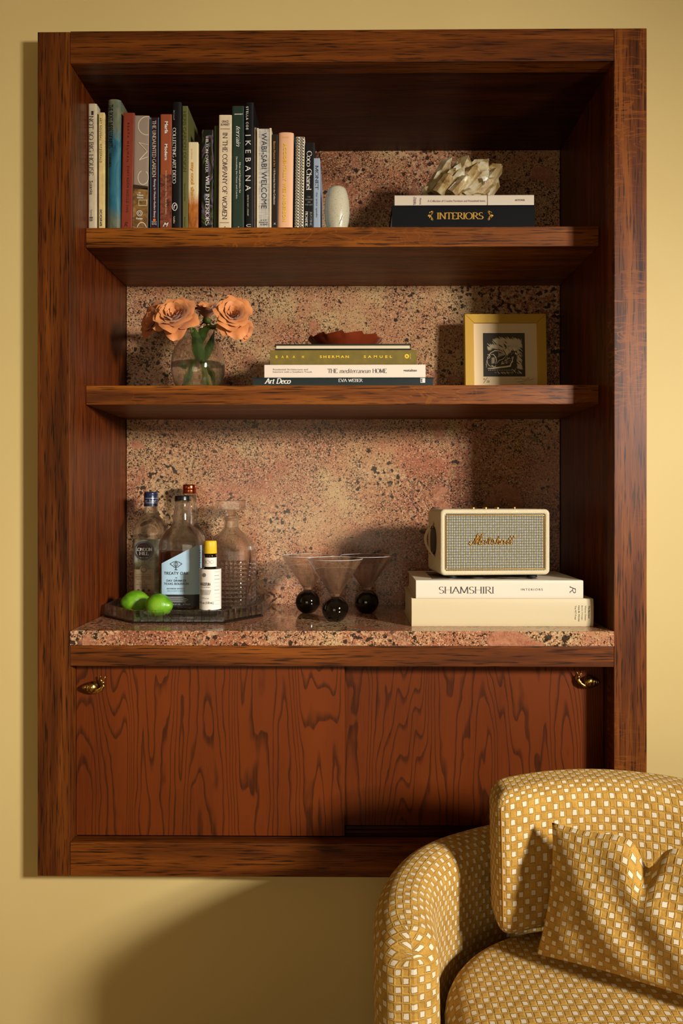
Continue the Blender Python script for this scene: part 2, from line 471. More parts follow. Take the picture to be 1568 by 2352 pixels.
# ------------------------------------------------------------------ lettering
def E(cx, cy, rx, ry, a0, a1, n=18):
    return ('c', [(cx + rx * math.cos(math.radians(a0 + (a1 - a0) * i / n)), cy + ry * math.sin(math.radians(a0 + (a1 - a0) * i / n))) for i in range(n + 1)])
def L(*a):
    return ('l', [(a[i], a[i + 1]) for i in range(0, len(a), 2)])
XH = .64
GL = {
 'A': (.76, [L(.04, 0, .38, 1), L(.38, 1, .72, 0), L(.15, .34, .61, .34)]),
 'B': (.64, [L(.12, 0, .12, 1), L(.12, 1, .32, 1), E(.32, .77, .2, .23, 90, -90), L(.32, .54, .12, .54), E(.33, .27, .25, .27, 90, -90), L(.33, 0, .12, 0)]),
 'C': (.76, [E(.42, .5, .37, .5, 45, 315), L(.68, .85, .68, .66)]),
 'D': (.78, [L(.12, 0, .12, 1), L(.12, 1, .28, 1), E(.28, .5, .42, .5, 90, -90), L(.28, 0, .12, 0)]),
 'E': (.6, [L(.12, 0, .12, 1), L(.12, 1, .52, 1, .52, .86), L(.12, .52, .42, .52), L(.12, 0, .55, 0, .55, .15)]),
 'F': (.56, [L(.12, 0, .12, 1), L(.12, 1, .52, 1, .52, .86), L(.12, .52, .42, .52)]),
 'G': (.8, [E(.42, .5, .37, .5, 48, 320), L(.70, .08, .70, .42), L(.52, .42, .78, .42)]),
 'H': (.8, [L(.12, 0, .12, 1), L(.68, 0, .68, 1), L(.12, .52, .68, .52)]),
 'I': (.26, [L(.13, 0, .13, 1)]),
 'J': (.36, [L(.24, 1, .24, .1), E(.08, .1, .16, .25, 0, -110)]),
 'K': (.7, [L(.12, 0, .12, 1), L(.6, 1, .14, .42), L(.28, .58, .66, 0)]),
 'L': (.56, [L(.12, 0, .12, 1), L(.12, 0, .52, 0, .52, .16)]),
 'M': (.92, [L(.1, 0, .14, 1), L(.14, 1, .46, .06), L(.46, .06, .78, 1), L(.78, 1, .82, 0)]),
 'N': (.8, [L(.12, 0, .12, 1), L(.12, 1, .68, 0), L(.68, 0, .68, 1)]),
 'O': (.84, [E(.42, .5, .37, .5, 0, 360, 28)]),
 'P': (.6, [L(.12, 0, .12, 1), L(.12, 1, .3, 1), E(.3, .74, .24, .26, 90, -90), L(.3, .48, .12, .48)]),
 'Q': (.84, [E(.42, .5, .37, .5, 0, 360, 28), L(.45, .1, .8, -.18)]),
 'R': (.68, [L(.12, 0, .12, 1), L(.12, 1, .3, 1), E(.3, .75, .23, .25, 90, -90), L(.3, .5, .12, .5), L(.3, .5, .66, 0)]),
 'S': (.56, [E(.29, .75, .2, .25, 35, 270), E(.28, .25, .23, .25, 90, -145)]),
 'T': (.66, [L(.33, 0, .33, 1), L(.04, .86, .04, 1, .62, 1, .62, .86)]),
 'U': (.76, [L(.13, 1, .13, .32), E(.38, .32, .25, .32, 180, 360), L(.63, .32, .63, 1)]),
 'V': (.74, [L(.04, 1, .37, 0), L(.37, 0, .7, 1)]),
 'W': (1.02, [L(.04, 1, .28, 0), L(.28, 0, .51, .9), L(.51, .9, .74, 0), L(.74, 0, .98, 1)]),
 'X': (.7, [L(.06, 1, .64, 0), L(.06, 0, .64, 1)]),
 'Y': (.7, [L(.04, 1, .35, .48), L(.66, 1, .35, .48), L(.35, .48, .35, 0)]),
 'Z': (.64, [L(.08, .86, .08, 1, .58, 1), L(.58, 1, .06, 0), L(.06, 0, .6, 0, .6, .15)]),
 'a': (.52, [E(.24, .17, .18, .17, 60, 360), L(.42, 0, .42, .42), E(.24, .44, .18, .2, 0, 150)]),
 'b': (.6, [L(.12, 0, .12, 1), E(.32, .32, .22, .32, 150, -150)]),
 'c': (.5, [E(.3, .32, .24, .32, 50, 315)]),
 'd': (.6, [L(.48, 0, .48, 1), E(.28, .32, .22, .32, 30, 330)]),
 'e': (.54, [E(.28, .32, .23, .32, 5, 315), L(.07, .35, .5, .35)]),
 'f': (.36, [L(.16, 0, .16, .8), E(.3, .8, .14, .2, 180, 50), L(.03, XH, .32, XH)]),
 'g': (.56, [E(.26, .36, .2, .27, 0, 360), L(.46, XH, .46, -.08), E(.25, -.08, .21, .2, 0, -150)]),
 'h': (.62, [L(.12, 0, .12, 1), E(.31, .4, .19, .24, 170, 0), L(.5, .4, .5, 0)]),
 'i': (.26, [L(.13, 0, .13, XH), ('d', [(.13, .86)])]),
 'j': (.28, [L(.15, XH, .15, -.1), ('d', [(.15, .86)])]),
 'k': (.56, [L(.12, 0, .12, 1), L(.48, XH, .14, .28), L(.24, .36, .52, 0)]),
 'l': (.26, [L(.13, 0, .13, 1)]),
 'm': (.9, [L(.12, 0, .12, XH), E(.28, .42, .16, .22, 170, 0), L(.44, .42, .44, 0), E(.61, .42, .17, .22, 170, 0), L(.78, .42, .78, 0)]),
 'n': (.62, [L(.12, 0, .12, XH), E(.31, .4, .19, .24, 170, 0), L(.5, .4, .5, 0)]),
 'o': (.58, [E(.29, .32, .24, .32, 0, 360, 24)]),
 'p': (.6, [L(.12, -.32, .12, XH), E(.32, .32, .22, .32, 150, -150)]),
 'q': (.6, [L(.48, -.32, .48, XH), E(.28, .32, .22, .32, 30, 330)]),
 'r': (.42, [L(.12, 0, .12, XH), E(.3, .42, .18, .22, 170, 60)]),
 's': (.46, [E(.24, .47, .15, .17, 35, 270), E(.23, .16, .17, .16, 90, -145)]),
 't': (.38, [L(.16, .86, .16, .12), E(.27, .12, .11, .12, 180, 310), L(.03, XH, .33, XH)]),
 'u': (.62, [L(.12, XH, .12, .24), E(.3, .24, .18, .24, 180, 350), L(.48, XH, .48, 0)]),
 'v': (.54, [L(.04, XH, .27, 0), L(.27, 0, .5, XH)]),
 'w': (.8, [L(.04, XH, .22, 0), L(.22, 0, .4, .58), L(.4, .58, .58, 0), L(.58, 0, .76, XH)]),
 'x': (.54, [L(.05, XH, .49, 0), L(.05, 0, .49, XH)]),
 'y': (.54, [L(.04, XH, .27, 0), L(.5, XH, .18, -.3)]),
 'z': (.5, [L(.06, XH, .44, XH), L(.44, XH, .06, 0), L(.06, 0, .46, 0)]),
 '.': (.24, [('d', [(.12, .05)])]), ',': (.24, [('d', [(.12, .03)])]), '-': (.4, [L(.06, .36, .34, .36)]),
 "'": (.2, [L(.1, .8, .1, 1)]), '/': (.5, [L(.05, -.1, .45, 1.05)]), '(': (.34, [E(.4, .45, .3, .62, 130, 230)]), ')': (.34, [E(-.06, .45, .3, .62, 50, -50)]),
 '%': (.8, [E(.2, .78, .14, .2, 0, 360), E(.6, .22, .14, .2, 0, 360), L(.62, 1, .18, 0)]),
 '0': (.62, [E(.31, .5, .24, .5, 0, 360, 24)]), '1': (.4, [L(.22, 0, .22, 1), L(.22, 1, .08, .84)]),
 '2': (.58, [E(.29, .74, .22, .26, 160, -40), L(.46, .6, .06, 0), L(.06, 0, .54, 0)]),
 '3': (.56, [E(.27, .76, .2, .24, 150, -90), E(.27, .26, .23, .26, 90, -150)]),
 '4': (.6, [L(.42, 0, .42, 1), L(.42, 1, .05, .3), L(.05, .3, .56, .3)]),
 '5': (.56, [L(.5, 1, .14, 1), L(.14, 1, .1, .55), E(.27, .31, .24, .31, 120, -150)]),
 '6': (.58, [E(.3, .3, .23, .3, 0, 360), E(.42, .5, .36, .52, 110, 200)]),
 '7': (.54, [L(.05, 1, .5, 1), L(.5, 1, .18, 0)]), '8': (.58, [E(.29, .75, .19, .25, 0, 360), E(.29, .26, .23, .26, 0, 360)]),
 '9': (.58, [E(.28, .7, .22, .3, 0, 360), L(.5, .7, .3, 0)]),
}

def stroke_text(s, thick=.13, thin=.05, serif=True, track=.0, shear=0.0):
    """flat lettering drawn with a broad pen: list of verts (x,y) and faces"""
    V, Fc = [], []
    layer = [0]
    def ribbon(pts, w0=None):
        layer[0] += 1
        o = len(V)
        for i, p in enumerate(pts):
            a = pts[max(0, i - 1)]; b = pts[min(len(pts) - 1, i + 1)]
            dx, dy = b[0] - a[0], b[1] - a[1]
            l = math.hypot(dx, dy) or 1
            dx, dy = dx / l, dy / l
            w = w0 if w0 else thin + (thick - thin) * abs(dy) ** 1.5
            V.append((p[0] - dy * w / 2, p[1] + dx * w / 2, layer[0])); V.append((p[0] + dy * w / 2, p[1] - dx * w / 2, layer[0]))
        for i in range(len(pts) - 1):
            Fc.append((o + 2 * i, o + 2 * i + 1, o + 2 * i + 3, o + 2 * i + 2))
    x = 0.0
    for ch in s:
        if ch == ' ':
            x += .36 + track; continue
        if ch not in GL:
            x += .3; continue
        wd, st = GL[ch]
        for kind, pts in st:
            q = [(x + a, b) for a, b in pts]
            if kind == 'd':
                r = thick * .6; o = len(V)
                for k in range(8):
                    V.append((q[0][0] + r * math.cos(k * PI / 4), q[0][1] + r * math.sin(k * PI / 4), 0))
                Fc.append(tuple(range(o, o + 8)))
                continue
            if kind == 'l' and len(q) > 2:
                for i in range(len(q) - 1): ribbon([q[i], q[i + 1]])
            else:
                ribbon(q)
            if serif and kind == 'l' and len(q) == 2 and abs(q[0][1] - q[1][1]) > .3:
                for e, oth in ((q[0], q[1]), (q[1], q[0])):
                    y = e[1]
                    if min(abs(y), abs(y - 1), abs(y - XH), abs(y + .32)) < .001:
                        hl = thick * .5 + .055
                        if ch in 'VvWwMNA' and ((ch in 'VvWw' and y == 0) or (ch in 'AM' and y == 1 and ch == 'A') or (ch == 'W' and abs(y - .9) < .1)): continue
                        if ch == 'N' and e[0] - x > .5 and y == 0: continue
                        up = y > oth[1]
                        dirn = -1 if up else 1
                        yy = y + dirn * thin / 2
                        if ch.islower() and up and ch not in 'vwxyk':
                            ribbon([(e[0] - hl, yy), (e[0] + thick / 2, yy)], thin)
                        else:
                            ribbon([(e[0] - hl, yy), (e[0] + hl, yy)], thin)
        x += wd + track
    if shear: V = [(a + b * shear, b, c) for a, b, c in V]
    return V, Fc

_fc = {}
def sans_text(s, bold=0.0, shear=0.0, track=1.0):
    key = (s, bold, shear, track)
    if key in _fc: return _fc[key]
    cu = bpy.data.curves.new('lettering', 'FONT')
    cu.body = s; cu.size = 1; cu.shear = shear; cu.space_character = track
    cu.resolution_u = 3; cu.fill_mode = 'FRONT'; cu.offset = bold
    o = bpy.data.objects.new('lettering', cu); col.objects.link(o)
    dg = bpy.context.evaluated_depsgraph_get(); dg.update()
    me = bpy.data.meshes.new_from_object(o.evaluated_get(dg))
    V = [(v.co.x, v.co.y, 0) for v in me.vertices]; Fc = [tuple(p.vertices) for p in me.polygons]
    bpy.data.objects.remove(o); bpy.data.curves.remove(cu); bpy.data.meshes.remove(me)
    _fc[key] = (V, Fc)
    return V, Fc

def letters(parent, s, rect, mat, font='sans', orient='h', surf=None, bold=0.0, shear=0.0, track=None, name='lettering', thick=.13, thin=.05, lift=.0006, flat=False):
    """write s so that its box fills rect=(a0,a1,b0,b1) on the front of a thing.
    orient 'h': a is x, b is z.  'd': reads downwards: a0,a1 = x range, b0 = z of the start (top), b1 = z of the end.
    surf(x,z) gives the y of the surface."""
    if font == 'serif': V, Fc = stroke_text(s, thick, thin, True, track or 0, shear)
    elif font == 'stroke': V, Fc = stroke_text(s, thick, thick, False, track or 0, shear)
    else: V, Fc = sans_text(s, bold, shear, track or 1.0)
    if not V: return None
    xs = [a[0] for a in V]; ys = [a[1] for a in V]
    x0, x1, y0, y1 = min(xs), max(xs), min(ys), max(ys)
    a0, a1, b0, b1 = rect
    g = Geo(); out = []
    for a, b, ly in V:
        u = (a - x0) / (x1 - x0 + 1e-9); t = (b - y0) / (y1 - y0 + 1e-9)
        if orient == 'h': px, pz = a0 + u * (a1 - a0), b0 + t * (b1 - b0)
        else: px, pz = a0 + t * (a1 - a0), b0 + u * (b1 - b0)
        out.append((px, (surf(px, pz) if surf else 0.0) - lift - (ly % 9) * 2.5e-5, pz))
    g.add(out, Fc)
    return obj(name, g, mat, parent)
# ------------------------------------------------------------------ room
WALL_Y = 0.050
FLOOR_Z = -EYE / K
CEIL_Z = 1.50
SY, BY = 0.1085, 0.4485          # front of the shelves, face of the stone back
m_wall = wallpaint()
m_ceil = M((214, 200, 168), .8)
m_wall2 = m_wall
m_stileL = wood('oak_stile_dark', 'z', seed=1, dark=(52, 24, 8), mid=(88, 45, 16), light=(120, 68, 27))
m_stileR = wood('oak_stile_figured', 'z', seed=5, fleck=.55, dark=(52, 25, 9), mid=(96, 50, 20), light=(142, 84, 37))
m_rail = wood('oak_rail', 'x', seed=2, fleck=.0, dark=(58, 28, 9), mid=(100, 53, 18), light=(138, 80, 30))
m_shelf = wood('oak_shelf', 'x', seed=7, dark=(72, 36, 12), mid=(118, 67, 26), light=(158, 98, 42), fleck=.3)
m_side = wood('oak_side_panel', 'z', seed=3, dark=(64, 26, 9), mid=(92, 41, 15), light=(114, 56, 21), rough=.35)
m_top = wood('oak_lining_shaded', 'x', seed=9, dark=(42, 16, 6), mid=(62, 25, 9), light=(80, 35, 13), rough=.42)  # same oak as the rest; its shade is put into a darker colour
m_vL, m_vR = veneer('door_veneer_a', 1.0), veneer('door_veneer_b', 4.3)
m_stone = granite('pink_granite_back', .22)
m_counter = granite('pink_granite_counter', .07, (1.3, 2.2, .7))
m_floor = wood('pale_oak_floor', 'y', seed=12, dark=(150, 124, 120), mid=(184, 160, 165), light=(204, 184, 200))

fxl0, fxl1 = X(86, 0), X(160.5, 0)
fxr1, fxr0 = X(1410, 0), X(1485, 0)
fzt0, fzb0 = (P(86, 72, 0).z + P(1485, 65, 0).z) / 2, P(86, 2012, 0).z
fzt1 = (P(160, 143.5, 0).z + P(1410, 140, 0).z) / 2

def structure(name, g, m, **kw):
    return tag(obj(name, g, m, **kw), kind='structure')

h = .03
g = Geo()
RX0, RX1 = -2.4, 2.8
g.box(RX0, fxl0 + h, WALL_Y, WALL_Y + .50, FLOOR_Z, CEIL_Z)
g.box(fxr0 - h, RX1, WALL_Y, WALL_Y + .50, FLOOR_Z, CEIL_Z)
g.box(fxl0 + h, fxr0 - h, WALL_Y, WALL_Y + .50, fzt0 - h, CEIL_Z)
g.box(fxl0 + h, fxr0 - h, WALL_Y, WALL_Y + .50, FLOOR_Z, fzb0 + h)
structure('wall_back', g, m_wall)
YF = -3.9
structure('wall_left', Geo().box(RX0 - .1, RX0, YF, WALL_Y + .1, FLOOR_Z, CEIL_Z), m_wall2)
# assumed bay wall across the corner, solid behind the assumed window
wn = Vector((AIM.x - WIN.x, AIM.y - WIN.y, 0)).normalized()
wt = Vector((-wn.y, wn.x, 0))           # along the bay wall
wp = Vector((WIN.x, WIN.y, 0)) - wn * .03
tA = (RX1 - wp.x) / wt.x; tB = (YF - wp.y) / wt.y
cA, cB = wp + wt * tA, wp + wt * tB
structure('wall_right', Geo().box(RX1, RX1 + .1, cA.y, WALL_Y + .1, FLOOR_Z, CEIL_Z), m_wall2)
structure('wall_front', Geo().box(RX0, cB.x, YF - .1, YF, FLOOR_Z, CEIL_Z), m_wall2)
g = Geo()
b0, b1 = cA - wn * .1, cB - wn * .1
g.add([(p.x, p.y, z) for z in (FLOOR_Z, CEIL_Z) for p in (cA, cB, b1, b0)],
      [(0, 1, 5, 4), (1, 2, 6, 5), (2, 3, 7, 6), (3, 0, 4, 7), (0, 3, 2, 1), (4, 5, 6, 7)])
structure('wall_bay', g, m_wall2)
structure('floor', Geo().box(RX0, RX1, YF, WALL_Y, FLOOR_Z - .05, FLOOR_Z), m_floor)
structure('ceiling', Geo().box(RX0 - .1, RX1 + .1, YF - .1, WALL_Y + .1, CEIL_Z, CEIL_Z + .05), m_ceil)
# frame and muntins of the assumed window, in front of the area lamps
assumed_win = bpy.data.objects.new('assumed_window_1', None); col.objects.link(assumed_win)
assumed_win.location = (WIN.x, WIN.y, WIN.z)
assumed_win.rotation_euler = (0, 0, math.atan2(wt.y, wt.x))
tag(assumed_win, kind='structure')
m_white = M((225, 220, 205), .5)
hw, hh = WIN_W / 2, WIN_H / 2
# local x along the wall; the room lies towards local +y or -y
side = 1 if (Matrix.Rotation(-math.atan2(wt.y, wt.x), 3, 'Z') @ wn).y > 0 else -1
def wy(a, b): return (min(side * a, side * b), max(side * a, side * b))
g = Geo(); y0, y1 = wy(-.02, .055)
g.box(-hw - .04, -hw, y0, y1, -hh - .04, hh + .04); g.box(hw, hw + .04, y0, y1, -hh - .04, hh + .04)
g.box(-hw, hw, y0, y1, hh, hh + .04); g.box(-hw, hw, y0, y1, -hh - .04, -hh)
obj('light_frame', g, m_white, assumed_win)
y0, y1 = wy(.045, .053)
obj('muntin', Geo().box(-.008, .008, y0, y1, -hh, hh), m_white, assumed_win)
obj('muntin', Geo().box(-hw, hw, y0, y1, -.008, .008), m_white, assumed_win)

fill_frame = bpy.data.objects.new('fill_light_frame', None); col.objects.link(fill_frame)  # frame added around the fill light, no such window known
fill_frame.location = (-.55, YF, -.2); tag(fill_frame, kind='structure')
g = Geo()
g.box(-.8, -.75, .0, .05, -.65, .65); g.box(.75, .8, .0, .05, -.65, .65); g.box(-.75, .75, .0, .05, .6, .65); g.box(-.75, .75, .0, .05, -.65, -.6)
obj('light_frame', g, m_white, fill_frame)

# ------------------------------------------------------------------ built-in bookcase
bc = thing('built_in_bookcase', 'dark stained oak bookcase built into the cream wall, with granite back', 'bookcase', (0, 0, fzb0))
def B(name, x0, x1, y0, y1, z0, z1, m, bev=.0012, par=None):
    return obj(name, Geo().box(x0, x1, y0, y1, z0, z1), m, par or bc, bevel=bev, world=True)
TH = WALL_Y - .0005
B('stile', fxl0, fxl1, 0, TH, fzb0, fzt0 - .001, m_stileL)
B('stile', fxr1, fxr0, 0, TH, fzb0, fzt0, m_stileR)
B('top_rail', fxl1 + .0004, fxr1 - .0004, .0003, TH, fzt1, fzt0 + .0005, m_rail)
zc1, zc0 = Z(1449, 0), Z(1483.5, 0)       # countertop
zr0 = Z(1531, 0)                           # underside of the apron
zb1 = Z(1938, 0)                           # top of the bottom rail
B('apron', fxl1 + .0004, fxr1 - .0004, .0003, .0365, zr0, zc0 - .0005, m_rail)
B('bottom_rail', fxl1 + .0004, fxr1 - .0004, .0003, .0365, fzb0, zb1, m_rail)
# lining
sx0, sx1 = fxl1 - .0012, fxr1 + .0012
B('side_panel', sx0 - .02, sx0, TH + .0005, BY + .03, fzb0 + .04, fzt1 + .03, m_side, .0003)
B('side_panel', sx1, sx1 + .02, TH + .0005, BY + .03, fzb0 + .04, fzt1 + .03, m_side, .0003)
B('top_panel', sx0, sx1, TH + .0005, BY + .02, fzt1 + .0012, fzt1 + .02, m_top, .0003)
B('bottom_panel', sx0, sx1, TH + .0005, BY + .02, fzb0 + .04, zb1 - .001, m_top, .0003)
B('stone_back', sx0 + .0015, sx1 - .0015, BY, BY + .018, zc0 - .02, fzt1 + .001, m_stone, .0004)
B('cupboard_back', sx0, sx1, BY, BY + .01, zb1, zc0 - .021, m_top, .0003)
# shelves
zs1t, zs1b = Z(523, SY, 300), Z(568.5, SY, 300)
zs2t, zs2b = Z(885.5, SY, 300), Z(929.5, SY, 300)
B('shelf', sx0 + .0005, sx1 - .0005, SY, BY - .0005, zs1b, zs1t, m_shelf, .0015)
B('shelf', sx0 + .0005, sx1 - .0005, SY, BY - .0005, zs2b, zs2t, m_shelf, .0015)
# sliding doors, the left one in front of the right one
dzt = zr0 + .02
xm = X(791, .033)
doorL = B('sliding_door', fxl1 + .001, xm, .0375, .055, zb1 - .0005 + .0015, dzt, m_vL, .0008)
doorR = B('sliding_door', xm - .03, fxr1 - .0005, .072, .088, zb1 + .012, dzt, m_vR, .0008)
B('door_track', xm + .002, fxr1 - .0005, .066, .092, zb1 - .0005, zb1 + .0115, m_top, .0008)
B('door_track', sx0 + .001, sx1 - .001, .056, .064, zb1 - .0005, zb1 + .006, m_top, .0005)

# granite worktop, one slab
ct = thing('granite_countertop', 'polished pink granite countertop slab with black and cream specks', 'countertop', (0, 0, zc0))
obj('slab', Geo().box(fxl1 + .0003, fxr1 - .0003, -.0025, BY - .0007, zc0, zc1), m_counter, ct, bevel=.0018, world=True)

# brass snail pulls
m_brass = NT('aged_brass'); 
_v = m_brass.coord()
_n = m_brass.noise(_v, 120, 3)
m_brass.set(color=m_brass.mix(m_brass.ramp(_n, [(.35, 0.0), (.65, 1.0)]), srgb(112, 82, 34), srgb(214, 178, 104)), metal=1.0, rough=.28)
m_brass = m_brass.mat
def snail(parent, px0, px1, py0, py1, y, flip):
    a, b = P(px0, py1, y), P(px1, py0, y)
    W, H = b.x - a.x, b.z - a.z
    def T(u, d, t):                        # u,t in 0..1 of the pull's box, d = depth in units of W towards the room
        uu = 1 - u if flip else u
        return (a.x + uu * W, y - d * W, a.z + t * H)
    g = Geo()
    # shell: whorls of shrinking radius along a tilted axis
    for u, t, r, l in ((.45, .33, .235, .21), (.27, .315, .19, .13), (.16, .31, .15, .09), (.08, .30, .105, .075), (.03, .29, .055, .05)):
        c = T(u, .2, t)
        n_r = 14
        def ridge(d, l=l): return 1 + .035 * math.cos(16 * math.atan2(d.y, d.z))
        g.ellipsoid(c, (l * W, r * W, r * W), 40, 16, fn=ridge)
    # foot
    g.tube([T(.05, .12, .10), T(.2, .16, .05), T(.45, .2, .03), T(.66, .2, .08), T(.80, .2, .22), T(.88, .2, .42), T(.87, .2, .60)],
           [W * k for k in (.02, .05, .07, .085, .095, .085, .05)], 12)
    g.ellipsoid(T(.88, .2, .60), (.07 * W, .07 * W, .075 * W), 14, 10)
    g.tube([T(.86, .2, .62), T(.79, .2, .72), T(.76, .2, .92)], [.034 * W, .026 * W, .02 * W], 8)
    g.ellipsoid(T(.76, .2, .93), (.035 * W,) * 3, 10, 8)
    g.tube([T(.90, .22, .62), T(.93, .24, .8), T(.99, .26, .98)], [.034 * W, .028 * W, .016 * W], 8)
    g.tube([T(.5, .14, .3), T(.5, -.02, .3)], [.09 * W, .09 * W], 12)
    o = obj('snail_pull', g, m_brass, parent, smooth=True, world=True)
    o['label'] = 'cast brass snail door pull'
    return o
snail(doorL, 192, 247, 1549, 1588, .037, False)
snail(doorR, 1318, 1373, 1537, 1575, .0715, True)
# ------------------------------------------------------------------ books
m_pages_x, m_pages_z = pages('page_edges_upright', axis='x'), pages('page_edges_lying', axis='z')

def cover_profile(T, D, bulge, b, hinge=True, n=28):
    """outline of the case in the (thickness, depth) plane: outer from back edge of one board round the spine to the other"""
    o = [(-T / 2, D)]
    if hinge: o += [(-T / 2, .011), (-T / 2 + .0009, .0075), (-T / 2, .004)]
    for i in range(n + 1):
        t = -1 + 2 * i / n
        r = 1 - abs(t) ** 2.6
        o.append((t * T / 2, .0012 * (abs(t) ** 8) - bulge * r))
    if hinge: o += [(T / 2, .004), (T / 2 - .0009, .0075), (T / 2, .011)]
    o += [(T / 2, D)]
    i_ = [(T / 2 - b, D), (T / 2 - b, b + .001), (-T / 2 + b, b + .001), (-T / 2 + b, D)]
    return o, i_

def build_book(root, Lh, T, D, m_cover, lying, bulge=.0, b=.0022, inset=.003, m_pg=None, flip=False, hinge=True, m_board=None):
    """root sits at the middle of the spine's foot (upright) or under the middle of the spine (lying)"""
    o, i_ = cover_profile(T, D, bulge, b, hinge)
    ring = o + i_
    def place(t, d, l):
        if flip: d = D - d
        return (t, d, l) if not lying else (l, d, t + T / 2)
    l0, l1 = (0, Lh) if not lying else (-Lh / 2, Lh / 2)
    g = Geo()
    n = len(ring)
    v = [place(t, d, l0) for t, d in ring] + [place(t, d, l1) for t, d in ring]
    f = [(k, (k + 1) % n, n + (k + 1) % n, n + k) for k in range(n)]
    mi = [0] * n
    no = len(o)
    # end caps: strip between outer and inner outline
    def cap(off):
        out = []
        # left board, spine, right board
        il = [no + 3, no + 2, no + 1, no]
        fl = list(range(no))
        for k in range(no - 1):
            tmid = (o[k][0] + o[k + 1][0]) / 2
            if o[k][1] > .012 or o[k + 1][1] > .012:
                a, c = (il[0], il[1]) if tmid < 0 else (il[2], il[3])
                out.append((k + off, k + 1 + off, c + off, a + off))
            else:
                c = il[1] if tmid < 0 else il[2]
                out.append((k + off, k + 1 + off, c + off))
        mid = min(range(no), key=lambda k: abs(o[k][0]))
        out.append((mid + off, il[2] + off, il[1] + off))
        return out
    f += cap(0) + cap(n)
    g.add(v, f)
    cv = obj('cover', g, m_cover, root)
    g = Geo()
    ta, tb = -T / 2 + b + .0001, T / 2 - b - .0001
    da, db = b + .0015, D - (.004 if inset else .0)
    la, lb = l0 + inset, l1 - inset
    p0, p1 = place(ta, da, la), place(tb, db, lb)
    g.box(min(p0[0], p1[0]), max(p0[0], p1[0]), min(p0[1], p1[1]), max(p0[1], p1[1]), min(p0[2], p1[2]), max(p0[2], p1[2]))
    obj('page_block', g, m_pg or (m_pages_z if lying else m_pages_x), root)
    return cv

BOOK_Y = .122
def spine_surf(bulge, T):
    return lambda x, z: -bulge * (1 - min(1, abs(2 * x / T) * .9) ** 2.6) - .0004 if bulge else 0.0

def upright(name, label, px0, px1, top, m_cover, texts=(), depth=.2, bulge=.0, lean=0.0, dy=0.0, inset=.003, b=.0022, m_pg=None, hinge=True):
    """px0,px1: left and right edge of the spine at its foot; top: height of its head in the photograph"""
    y = BOOK_Y + dy
    x0, x1 = X(px0, y), X(px1, y)
    T = x1 - x0
    z0 = zs1t + .0003
    zt = Z(top, y - bulge, px0)
    r = thing(name, label, 'book', ((x0 + x1) / 2, y, z0), (0, lean, 0), 'books standing on the top shelf')
    build_book(r, zt - z0, T, depth, m_cover, False, bulge, b, inset, m_pg, hinge=hinge)
    sf = spine_surf(bulge, T)
    for t in texts:
        s, a, bb, f0, f1, mt = t[:6]
        kw = t[6] if len(t) > 6 else {}
        orient = kw.pop('o', 'd') if isinstance(kw, dict) else 'd'
        kw = dict(kw)
        za, zb = Z(a, y, px0) - z0, Z(bb, y, px0) - z0
        xa, xb = (f0 - .5) * T, (f1 - .5) * T
        if orient == 'd': letters(r, s, (xa, xb, za, zb), mt, orient='d', surf=sf, **kw)
        else: letters(r, s, (xa, xb, zb, za), mt, orient='h', surf=sf, **kw)
    return r, T, z0, y

def spine_patch(r, T, z0, y, px0, a, bb, f0, f1, mt, name='spine_print', bulge=0.0, lift=.0004, poly=None):
    za, zb = Z(a, y, px0) - z0, Z(bb, y, px0) - z0
    xa, xb = (f0 - .5) * T, (f1 - .5) * T
    sf = spine_surf(bulge, T)
    g = Geo()
    if poly:
        v = [(xa + u * (xb - xa), sf(0, 0) - lift, zb + t * (za - zb)) for u, t in poly]
        g.add(v, [tuple(range(len(v)))])
    else:
        g.grid(lambda u, t: (xa + u * (xb - xa), sf(xa + u * (xb - xa), 0) - lift, max(0.0005, zb + t * (za - zb))), 6, 1)
    return obj(name, g, mt, r)

def ring_mark(r, T, z0, y, px0, cx, cy, rx, ry, wd, mt, name='publisher_mark', seg=24, lift=.0006, a0=0, a1=360):
    """small ring outline; cx as fraction of the width, radii in px"""
    k = (1.75 + y) / F
    zc = Z(cy, y, px0) - z0; xc = (cx - .5) * T
    g = Geo(); v = []
    for i in range(seg + 1):
        a = math.radians(a0 + (a1 - a0) * i / seg)
        for q in (-wd / 2, wd / 2):
            v.append((xc + (rx + q) * k * math.cos(a), -lift, zc + (ry + q) * k * math.sin(a)))
    g.add(v, [(2 * i, 2 * i + 1, 2 * i + 3, 2 * i + 2) for i in range(seg)])
    return obj(name, g, mt, r)

ink = M((34, 24, 26), .6); ink_plum = M((62, 36, 44), .6); ink_white = M((226, 220, 208), .6)
ink_red = M((60, 14, 10), .5); ink_olive = M((58, 52, 22), .5); ink_orange = M((206, 134, 40), .5)
ink_yellow = M((232, 190, 40), .5); ink_grey = M((150, 146, 140), .6); ink_cream = M((222, 204, 172), .6)
SE = dict(font='serif')
def se(**k): d = dict(font='serif'); d.update(k); return d

# 1
r1 = upright('hardback_book', 'tall cream hardback with NOT SO BIG HOUSE down its spine, first in the row', 202.5, 222, 238, M((196, 180, 146), .55, grain=.06),
    [('NOT SO BIG HOUSE', 267, 404, .14, .66, ink_plum, se(thick=.10, thin=.05)), ('Susanka', 416, 448, .22, .60, ink_plum, dict(shear=.0)),
     ('Taunton', 482, 498, .34, .5, ink_plum, {}), ('T', 499, 509, .2, .6, ink_plum, dict(o='h', font='stroke'))], depth=.23, bulge=.0015, b=.003)
_r, _T, _z, _y = r1
spine_patch(_r, _T, _z, _y, 200.5, 256, 265, .42, .66, ink, bulge=.0015)
ring_mark(_r, _T, _z, _y, 200.5, .40, 504, 4.6, 5.2, .8, ink_plum, seg=4, a0=45, a1=405, lift=.0022)
